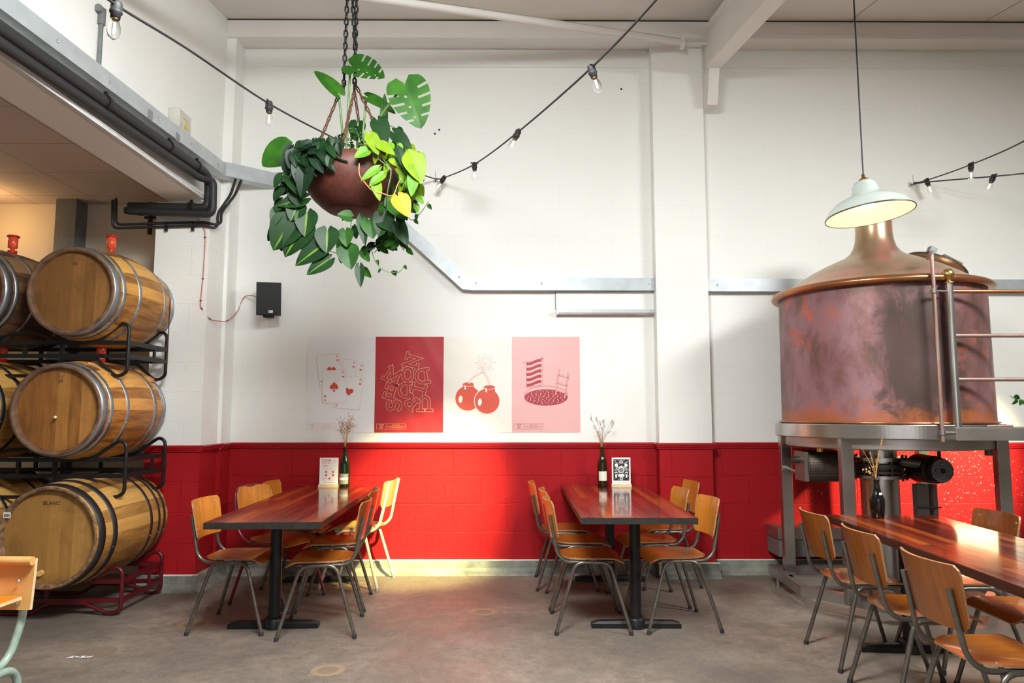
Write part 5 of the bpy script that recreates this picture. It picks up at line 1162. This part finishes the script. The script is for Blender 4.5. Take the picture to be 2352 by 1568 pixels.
# ------------------------------------------------------------ hanging planter
PYD = 4.0; PC = V3((-.885, PYD, 2.50))
t = thing('hanging_planter', 'rust-brown bowl planter hanging on chains from the roof', 'planter', tuple(PC))
mb = MB(); mb.lathe([(0, .0), (.130, .0), (.142, .004), (.180, .030), (.222, .068), (.256, .115), (.277, .165), (.285, .210), (.280, .245), (.262, .272), (.243, .287), (.232, .287), (.250, .262), (.26, .235), (.22, .20)], 'terracotta', 64); mb.build('bowl', t)
mb = MB(); mb.lathe([(0, .262), (.245, .262)], 'soil', 40); mb.build('soil', t)
def chain(par, a, b, mat, r=.0042, ln=.042, wd=.023, name='chain'):
    a, b = V3(a), V3(b); d_ = b - a; n_ = max(1, int(d_.length / (ln - 2.4 * r))); q = d_.normalized().to_track_quat('Z', 'Y').to_matrix().to_4x4(); mb = MB()
    for i in range(n_):
        c = a + d_ * ((i + .5) / n_); M = Matrix.Translation(c) @ q @ Matrix.Rotation(pi / 2 * (i % 2) + .5, 4, 'Z')
        hw = wd / 2 - r; hl = ln / 2 - r; pts = [(hw * cos(x), 0, (hl - hw) * (1 if sin(x) > 0 else -1) + hw * sin(x)) for x in [pi / 8 + 2 * pi * k_ / 8 for k_ in range(8)]]
        mb.tube(pts, r, mat, 6, M=M, closed=True)
    return mb.build(name, par)
top1, top2, top3 = at(799, -40, 3.98) - PC, at(820, -40, 4.03) - PC, at(808, -40, 4.06) - PC
j1, j2, j3 = at(789, 212, 3.98) - PC, at(814, 208, 4.03) - PC, at(818, 160, 4.06) - PC
chain(t, j1, top1, 'iron', .0055, .050, .030, 'hanging_chain'); chain(t, j2, top2, 'iron', .0055, .050, .030, 'hanging_chain'); chain(t, j3, top3, 'iron', .0055, .050, .030, 'hanging_chain')
chain(t, j1 + V3((0, 0, .06)), (-.225, -.06, .285), 'rust'); chain(t, j2, (-.02, -.23, .285), 'rust'); chain(t, j2, (.03, .23, .285), 'rust'); chain(t, j2 + V3((0, 0, .05)), (.235, .03, .285), 'rust')

def leaf(mb, base, tip_dir, nrm, L_, W_, mat, mat2=None, droop=.25, fold=.25, nr=8, heartf=.24, curl=0):
    """heart shaped leaf: base point, direction of the midrib, face normal"""
    base = V3(base); d_ = V3(tip_dir).normalized(); n_ = V3(nrm); n_ = (n_ - d_ * n_.dot(d_)); n_ = n_.normalized() if n_.length > 1e-4 else d_.orthogonal().normalized(); s_ = d_.cross(n_)
    cols = [-1, -.88, -.66, -.36, -.09, 0, .09, .36, .66, .88, 1]; vs = []; nr = int(nr * 1.5)
    for i in range(nr + 1):
        t_ = (i / nr) ** 1.5; w_ = W_ / 2 * (sin(pi * t_ ** .52) ** .72 if 0 < t_ < .999 else (.42 if t_ == 0 else 0))
        y = L_ * t_
        for c_ in cols:
            back = -heartf * L_ * (1 - t_) ** 3 * sin(pi * min(1, abs(c_) * .80)) * 1.1
            z = -fold * abs(c_) * w_ * -1 - droop * L_ * t_ ** 2 + curl * W_ * (c_ ** 2) * .2
            vs.append(base + d_ * (y + back) + s_ * (c_ * w_) + n_ * z)
    k_ = len(cols); fs, ms = [], []
    for i in range(nr):
        for j in range(k_ - 1):
            fs.append((i * k_ + j, i * k_ + j + 1, (i + 1) * k_ + j + 1, (i + 1) * k_ + j)); ms.append(mat2 if mat2 and j in (4, 5) else mat)
    mb.addm(vs, fs, ms)
def monstera_leaf(mb, base, tip_dir, nrm, L_, W_, mat, slits=True, droop=.2, seed=0):
    rnd = random.Random(seed); base = V3(base); d_ = V3(tip_dir).normalized(); n_ = V3(nrm); n_ = (n_ - d_ * n_.dot(d_)).normalized(); s_ = d_.cross(n_); nr, nc = 22, 8
    def P(t_, c_):
        w_ = W_ / 2 * max(0.02, sin(pi * min(1, t_ ** .56 * .95 + .05)) ** .62); sw = .22 * L_ * abs(c_) * (1 - t_) * .5 - .27 * L_ * (1 - t_) ** 3 * abs(c_)
        return base + d_ * (L_ * t_ + sw) + s_ * (c_ * w_) + n_ * (.18 * abs(c_) * w_ - droop * L_ * t_ ** 2)
    V_ = [P(i / nr, j / nc) for i in range(nr + 1) for j in range(-nc, nc + 1)]; F_ = []
    for i in range(nr):
        for j in range(-nc, nc):
            c0, c1 = j / nc, (j + 1) / nc; cm = abs(c0 + c1) / 2
            if slits:
                sl = (i + (1 if j < 0 else 0) + seed) % 4 == 3 and 3 < i < 20
                if sl and cm > (.36 if (i + seed) % 8 < 4 else .52): continue
                if (i % 5 == 1) and 5 < i < 17 and .12 < cm < .27 and j >= 0: continue
            K = lambda a_, b_: a_ * (2 * nc + 1) + b_ + nc
            F_.append((K(i, j), K(i, j + 1), K(i + 1, j + 1), K(i + 1, j)))
        mb.add([P(i / nr, -.02) + n_ * -.001, P(i / nr, .02) + n_ * -.001, P((i + 1) / nr, .02) + n_ * -.001, P((i + 1) / nr, -.02) + n_ * -.001], [(0, 1, 2, 3)], 'leaf_stripe', True)
    mb.addm(V_, F_, [mat] * len(F_))
CAMN = V3((.1, -1, -.1))
mo = thing('monstera_plant', 'tall split-leaf plant standing up out of the hanging bowl', 'plant', tuple(PC + V3((0, 0, .262))), 0, 'plants in the hanging bowl'); O = V3(mo.location)
mspec = [((850, 215), (838, 212), (810, 128), 0), ]
root = PC + V3((.0, 0, .262))
def mleaf(att, tip, Wd, depth, nrm, mat, slits, seed, droop=.15, rootoff=(0, 0)):
    a = at(*att, depth); b = at(*tip, depth - .03); mb = MB(); monstera_leaf(mb, a - O, b - a, nrm, (b - a).length, Wd, mat, slits, droop, seed); mb.build('leaf', mo)
    st = MB(); r0 = root + V3((rootoff[0], rootoff[1], 0)); mid = r0.lerp(a, .5) + V3(((a.x - r0.x) * -.12, 0, .02)); st.tube([p - O for p in spline([r0, mid, a], 8)], [.009] * 3 + [.006] * 14 if False else .0065, 'stem_green', 8); st.build('stem', mo)
mleaf((805, 150), (882, 172), .20, 3.95, (.15, -1, .45), 'leaf_green', True, 1, .1, (-.04, -.02))
mleaf((930, 192), (966, 288), .235, 3.82, (.0, -1, .25), 'leaf_mid', True, 2, .12, (.04, 0))
mleaf((778, 215), (724, 158), .105, 3.95, (.5, -.8, .3), 'leaf_mid', False, 3, .1, (-.06, .02))
mleaf((842, 222), (908, 252), .085, 4.05, (-.2, -.8, .6), 'leaf_mid', False, 4, .15, (.03, .05))
mleaf((822, 282), (815, 322), .10, 4.08, (.1, -1, .1), 'leaf_deep', False, 5, .05, (0, .08))
mleaf((668, 342), (600, 376), .205, 3.88, (-.1, -1, .3), 'leaf_mid', False, 6, .10, (-.12, -.08))
mleaf((880, 300), (884, 212), .05, 3.95, (.2, -1, .2), 'leaf_mid', False, 7, .1, (.03, 0))

def vine(mb_s, mb_l, pts, n, size, mats, seed, stemmat='stem_green', r=.0022, m2=None, ratio=.78):
    rnd = random.Random(seed); P = spline(pts, 10); mb_s.tube(P, r, stemmat, 6)
    for i in range(n):
        f = (i + .6) / n; q = P[min(len(P) - 1, int(f * (len(P) - 1)))]; sd = 1 if i % 2 else -1
        sz = size * rnd.uniform(.75, 1.15) * (1 - .25 * f); off = V3((sd * rnd.uniform(.35, 1.0), rnd.uniform(-.9, .3), rnd.uniform(-.2, .5))) * (.045 * size / .1)
        b = q + off; mb_s.tube([q, q.lerp(b, .6) + V3((0, 0, .006)), b], .0012, stemmat, 5)
        dr = V3((sd * rnd.uniform(.0, .8), rnd.uniform(-.3, .2), rnd.uniform(-1.1, -.5))); nm = V3((rnd.uniform(-.6, .6), -1, rnd.uniform(-.1, .8)))
        leaf(mb_l, b, dr, nm, sz, sz * ratio, rnd.choice(mats), m2, rnd.uniform(.05, .3), rnd.uniform(.1, .35))
def W(px, py, dy=0.0): return at(px, py, PYD + dy)
def plant(name, label): 
    return thing(name, label, 'plant', tuple(root), 0, 'plants in the hanging bowl')
def finish(t, st, lf):
    O = V3(t.location)
    for mb_, n_ in ((st, 'stems'), (lf, 'foliage')):
        mb_.v = [tuple(V3(p) - O) for p in mb_.v]; mb_.build(n_, t)
# striped philodendron, left and bottom
t = plant('trailing_philodendron', 'dark green philodendron with pale leaf stripes trailing below the bowl, left'); st, lf = MB(), MB()
vine(st, lf, [root + V3((-.15, -.05, .05)), W(700, 345, -.22), W(665, 400, -.25), W(660, 460, -.2), W(655, 520, -.18), W(668, 560, -.15)], 20, .10, ['leaf_deep', 'leaf_dark', 'leaf_deep'], 11, m2=None)
vine(st, lf, [W(668, 480, -.2), W(690, 520, -.15), W(730, 560, -.12), W(780, 582, -.1), W(850, 572, -.1), W(900, 545, -.05)], 13, .085, ['leaf_deep', 'leaf_green'], 12)
vine(st, lf, [root + V3((-.2, 0, .03)), W(690, 380, -.1), W(672, 440, -.1), W(680, 500, -.1), W(700, 545, -.1)], 18, .085, ['leaf_deep', 'leaf_dark'], 13)
for (bx, by), (tx, ty), wd in (((672, 505), (628, 570), .150), ((700, 515), (655, 585), .13), ((752, 530), (750, 578), .105), ((745, 560), (680, 606), .10), ((755, 596), (706, 628), .075), ((700, 455), (640, 470), .08), ((690, 300 + 120), (640, 412), .08), ((640, 480), (626, 520), .06), ((705, 490), (700, 540), .10), ((685, 470), (668, 505), .09)):
    a, b_ = W(bx, by, -.22), W(tx, ty, -.25); leaf(lf, a, b_ - a, (.15, -1, .25), (b_ - a).length * 1.05, wd * 1.25, 'leaf_deep', 'leaf_stripe', .08, .2, heartf=.22)
finish(t, st, lf)
# dark leaved plant on the left rim
t = plant('dark_creeper', 'dark bluish-green creeper spilling over the left rim of the bowl'); st, lf = MB(), MB(); rnd = random.Random(21)
for i in range(95):
    px = rnd.uniform(664, 782); py = rnd.uniform(318, 378) + (740 - px) * .25 * rnd.random(); a = W(px, py, -.18 - .12 * rnd.random()); dr = V3((rnd.uniform(-.7, .7), rnd.uniform(-.5, .1), rnd.uniform(-1.2, -.2)))
    s_ = rnd.uniform(.05, .085); leaf(lf, a, dr, (rnd.uniform(-.5, .5), -1, rnd.uniform(.1, 1)), s_, s_ * .62, rnd.choice(['leaf_dark', 'leaf_deep', 'leaf_dark']), None, .15, .3)
for bx, by, tx, ty, wd in ((720, 365, 742, 395, .05), (735, 350, 752, 372, .045), (690, 375, 690, 430, .08), (705, 385, 690, 450, .08), (676, 350, 664, 385, .07)):
    a, b_ = W(bx, by, -.29), W(tx, ty, -.30); leaf(lf, a, b_ - a, (.1, -1, .3), (b_ - a).length * 1.05, wd * 1.2, 'leaf_dark', None, .1, .3)
for i in range(7): a = root + V3((rnd.uniform(-.2, .0), rnd.uniform(-.1, .1), .02)); st.tube(spline([a, a + V3((-.03, -.06, .10)), W(700 + 10 * i, 350 + 5 * i, -.26)], 5), .002, 'stem_brown', 5)
finish(t, st, lf)
# lime philodendron on the right
t = plant('lime_philodendron', 'bright lime-green philodendron hanging over the right rim of the bowl'); st, lf = MB(), MB(); rnd = random.Random(31)
LM = ['leaf_lime', 'leaf_lime', 'leaf_lime_dark']
vine(st, lf, [root + V3((.10, -.08, .04)), W(880, 340, -.15), W(912, 362, -.25), W(935, 400, -.25), W(945, 440, -.22), W(950, 480, -.2)], 20, .072, LM, 32)
vine(st, lf, [root + V3((.12, 0, .04)), W(900, 330, -.1), W(945, 350, -.1), W(960, 400, -.1), W(962, 450, -.08)], 17, .072, LM, 33)
vine(st, lf, [root + V3((.12, -.05, .04)), W(890, 335, -.2), W(925, 350, -.2), W(940, 380, -.25), W(925, 430, -.27)], 14, .06, LM + ['leaf_green'], 35)
vine(st, lf, [root + V3((.06, -.1, .04)), W(855, 335, -.2), W(880, 365, -.28), W(900, 390, -.3)], 7, .065, LM, 34)
for bx, by, tx, ty, wd, mt in ((945, 358, 968, 415, .115, 'leaf_lime'), (950, 400, 945, 448, .06, 'leaf_lime_dark'), (868, 386, 830, 412, .045, 'leaf_lime_dark'), (880, 400, 848, 425, .05, 'leaf_lime_dark'), (861, 415, 872, 458, .055, 'leaf_lime'), (850, 310, 868, 352, .07, 'leaf_lime'), (870, 330, 905, 352, .06, 'leaf_lime'), (845, 345, 815, 360, .06, 'leaf_lime_dark'), (915, 452, 938, 495, .095, 'leaf_yellow'), (915, 345, 940, 400, .05, 'leaf_deep')):
    a, b_ = W(bx, by, -.31), W(tx, ty, -.33); leaf(lf, a, b_ - a, (.15, -1, .3), (b_ - a).length * 1.05, wd * 1.1, mt, None, .08, .2, heartf=.2)
st.tube(spline([W(825, 375, -.30), W(826, 402, -.31), W(842, 424, -.32), W(856, 438, -.32), W(878, 444, -.32), W(902, 449, -.30), W(915, 420, -.28), W(930, 398, -.26)], 6), .003, 'stem_orange', 6); st.tube(spline([W(862, 360, -.28), W(885, 378, -.31), W(898, 395, -.32), W(890, 440, -.30), W(886, 490, -.2)], 6), .0035, 'stem_green', 6)
finish(t, st, lf)
# heart leaf vine bottom right
t = plant('heartleaf_vine', 'mid-green heart-leaf vine with long strands below the bowl, right'); st, lf = MB(), MB(); HM = ['leaf_green', 'leaf_deep', 'leaf_mid']
vine(st, lf, [root + V3((.15, .05, .04)), W(915, 380, .05), W(930, 430, .0), W(915, 490, -.05), W(895, 540, -.05), W(860, 580, -.05)], 26, .082, HM, 41)
vine(st, lf, [root + V3((.17, .0, .04)), W(935, 370, -.1), W(925, 440, -.12), W(890, 470, -.15), W(880, 520, -.1), W(905, 545, -.1), W(928, 575, -.1)], 26, .075, HM, 42)
vine(st, lf, [root + V3((.17, .1, .04)), W(920, 350, .05), W(945, 400, .05), W(935, 460, .0), W(905, 500, .0), W(850, 520, .0)], 24, .075, HM, 47)
vine(st, lf, [W(812, 480, .05), W(805, 520, .0), W(795, 560, .0), W(815, 600, -.02), W(826, 622, -.05)], 6, .075, HM, 43)
vine(st, lf, [W(850, 560, -.05), W(862, 600, -.05), W(885, 622, -.05), W(915, 625, -.05), W(930, 608, -.05)], 6, .032, HM, 44)
vine(st, lf, [W(925, 480, -.1), W(945, 505, -.1), W(965, 490, -.1), W(985, 462, -.1)], 4, .04, HM, 45)
vine(st, lf, [root + V3((.1, .1, .05)), W(868, 320, -.05), W(890, 290, -.05), W(915, 300, -.05), W(930, 330, -.05)], 5, .06, HM, 46)
for bx, by, tx, ty, wd, mt in ((868, 278, 888, 325, .085, 'leaf_deep'), (905, 305, 945, 345, .07, 'leaf_deep'), (806, 498, 776, 492, .06, 'leaf_green'), (793, 530, 796, 564, .07, 'leaf_green'), (797, 568, 806, 615, .10, 'leaf_green'), (826, 612, 828, 656, .045, 'leaf_deep'), (848, 505, 856, 545, .085, 'leaf_green'), (885, 490, 870, 540, .095, 'leaf_deep'), (905, 465, 925, 500, .09, 'leaf_mid'), (910, 510, 935, 560, .07, 'leaf_deep'), (830, 500, 838, 560, .05, 'leaf_deep'), (872, 500, 905, 530, .07, 'leaf_deep')):
    a, b_ = W(bx, by, -.16), W(tx, ty, -.19); leaf(lf, a, b_ - a, (.1, -1, .25), (b_ - a).length * 1.05, wd * 1.25, mt, None, .08, .2, heartf=.2)
finish(t, st, lf)
# small ferny sprigs at the stems' foot
t = plant('leafy_sprig', 'small light-green sprigs at the foot of the tall stems in the bowl'); st, lf = MB(), MB(); rnd = random.Random(51)
for i in range(13):
    px = rnd.uniform(752, 850); py = rnd.uniform(288, 340); a = W(px, py, -.05 + .1 * rnd.random()); st.tube([root + V3((rnd.uniform(-.1, .1), 0, 0)), a], .0018, 'stem_green', 5)
    for j in range(5): leaf(lf, a + V3((rnd.gauss(0, .012), rnd.gauss(0, .01), -rnd.uniform(0, .05))), (rnd.uniform(-1, 1), rnd.uniform(-1, 0), rnd.uniform(-.6, .4)), (0, -.6, 1), .035, .024, 'leaf_mid' if px < 790 else rnd.choice(['leaf_lime_dark', 'leaf_mid']), None, .1, .3, nr=5)
finish(t, st, lf)
# a sprig of a plant showing at the right picture edge
t = thing('trailing_sprig', 'thin trailing plant sprig at the right picture edge beside the railing', 'plant', tuple(at(2356, 900, 5.0))); O = V3(t.location); st, lf = MB(), MB()
vine(st, lf, [at(2400, 850, 5.0), at(2360, 915, 5.0), at(2340, 922, 5.0), at(2320, 908, 5.0)], 6, .05, ['leaf_green', 'leaf_mid'], 61)
finish(t, st, lf)
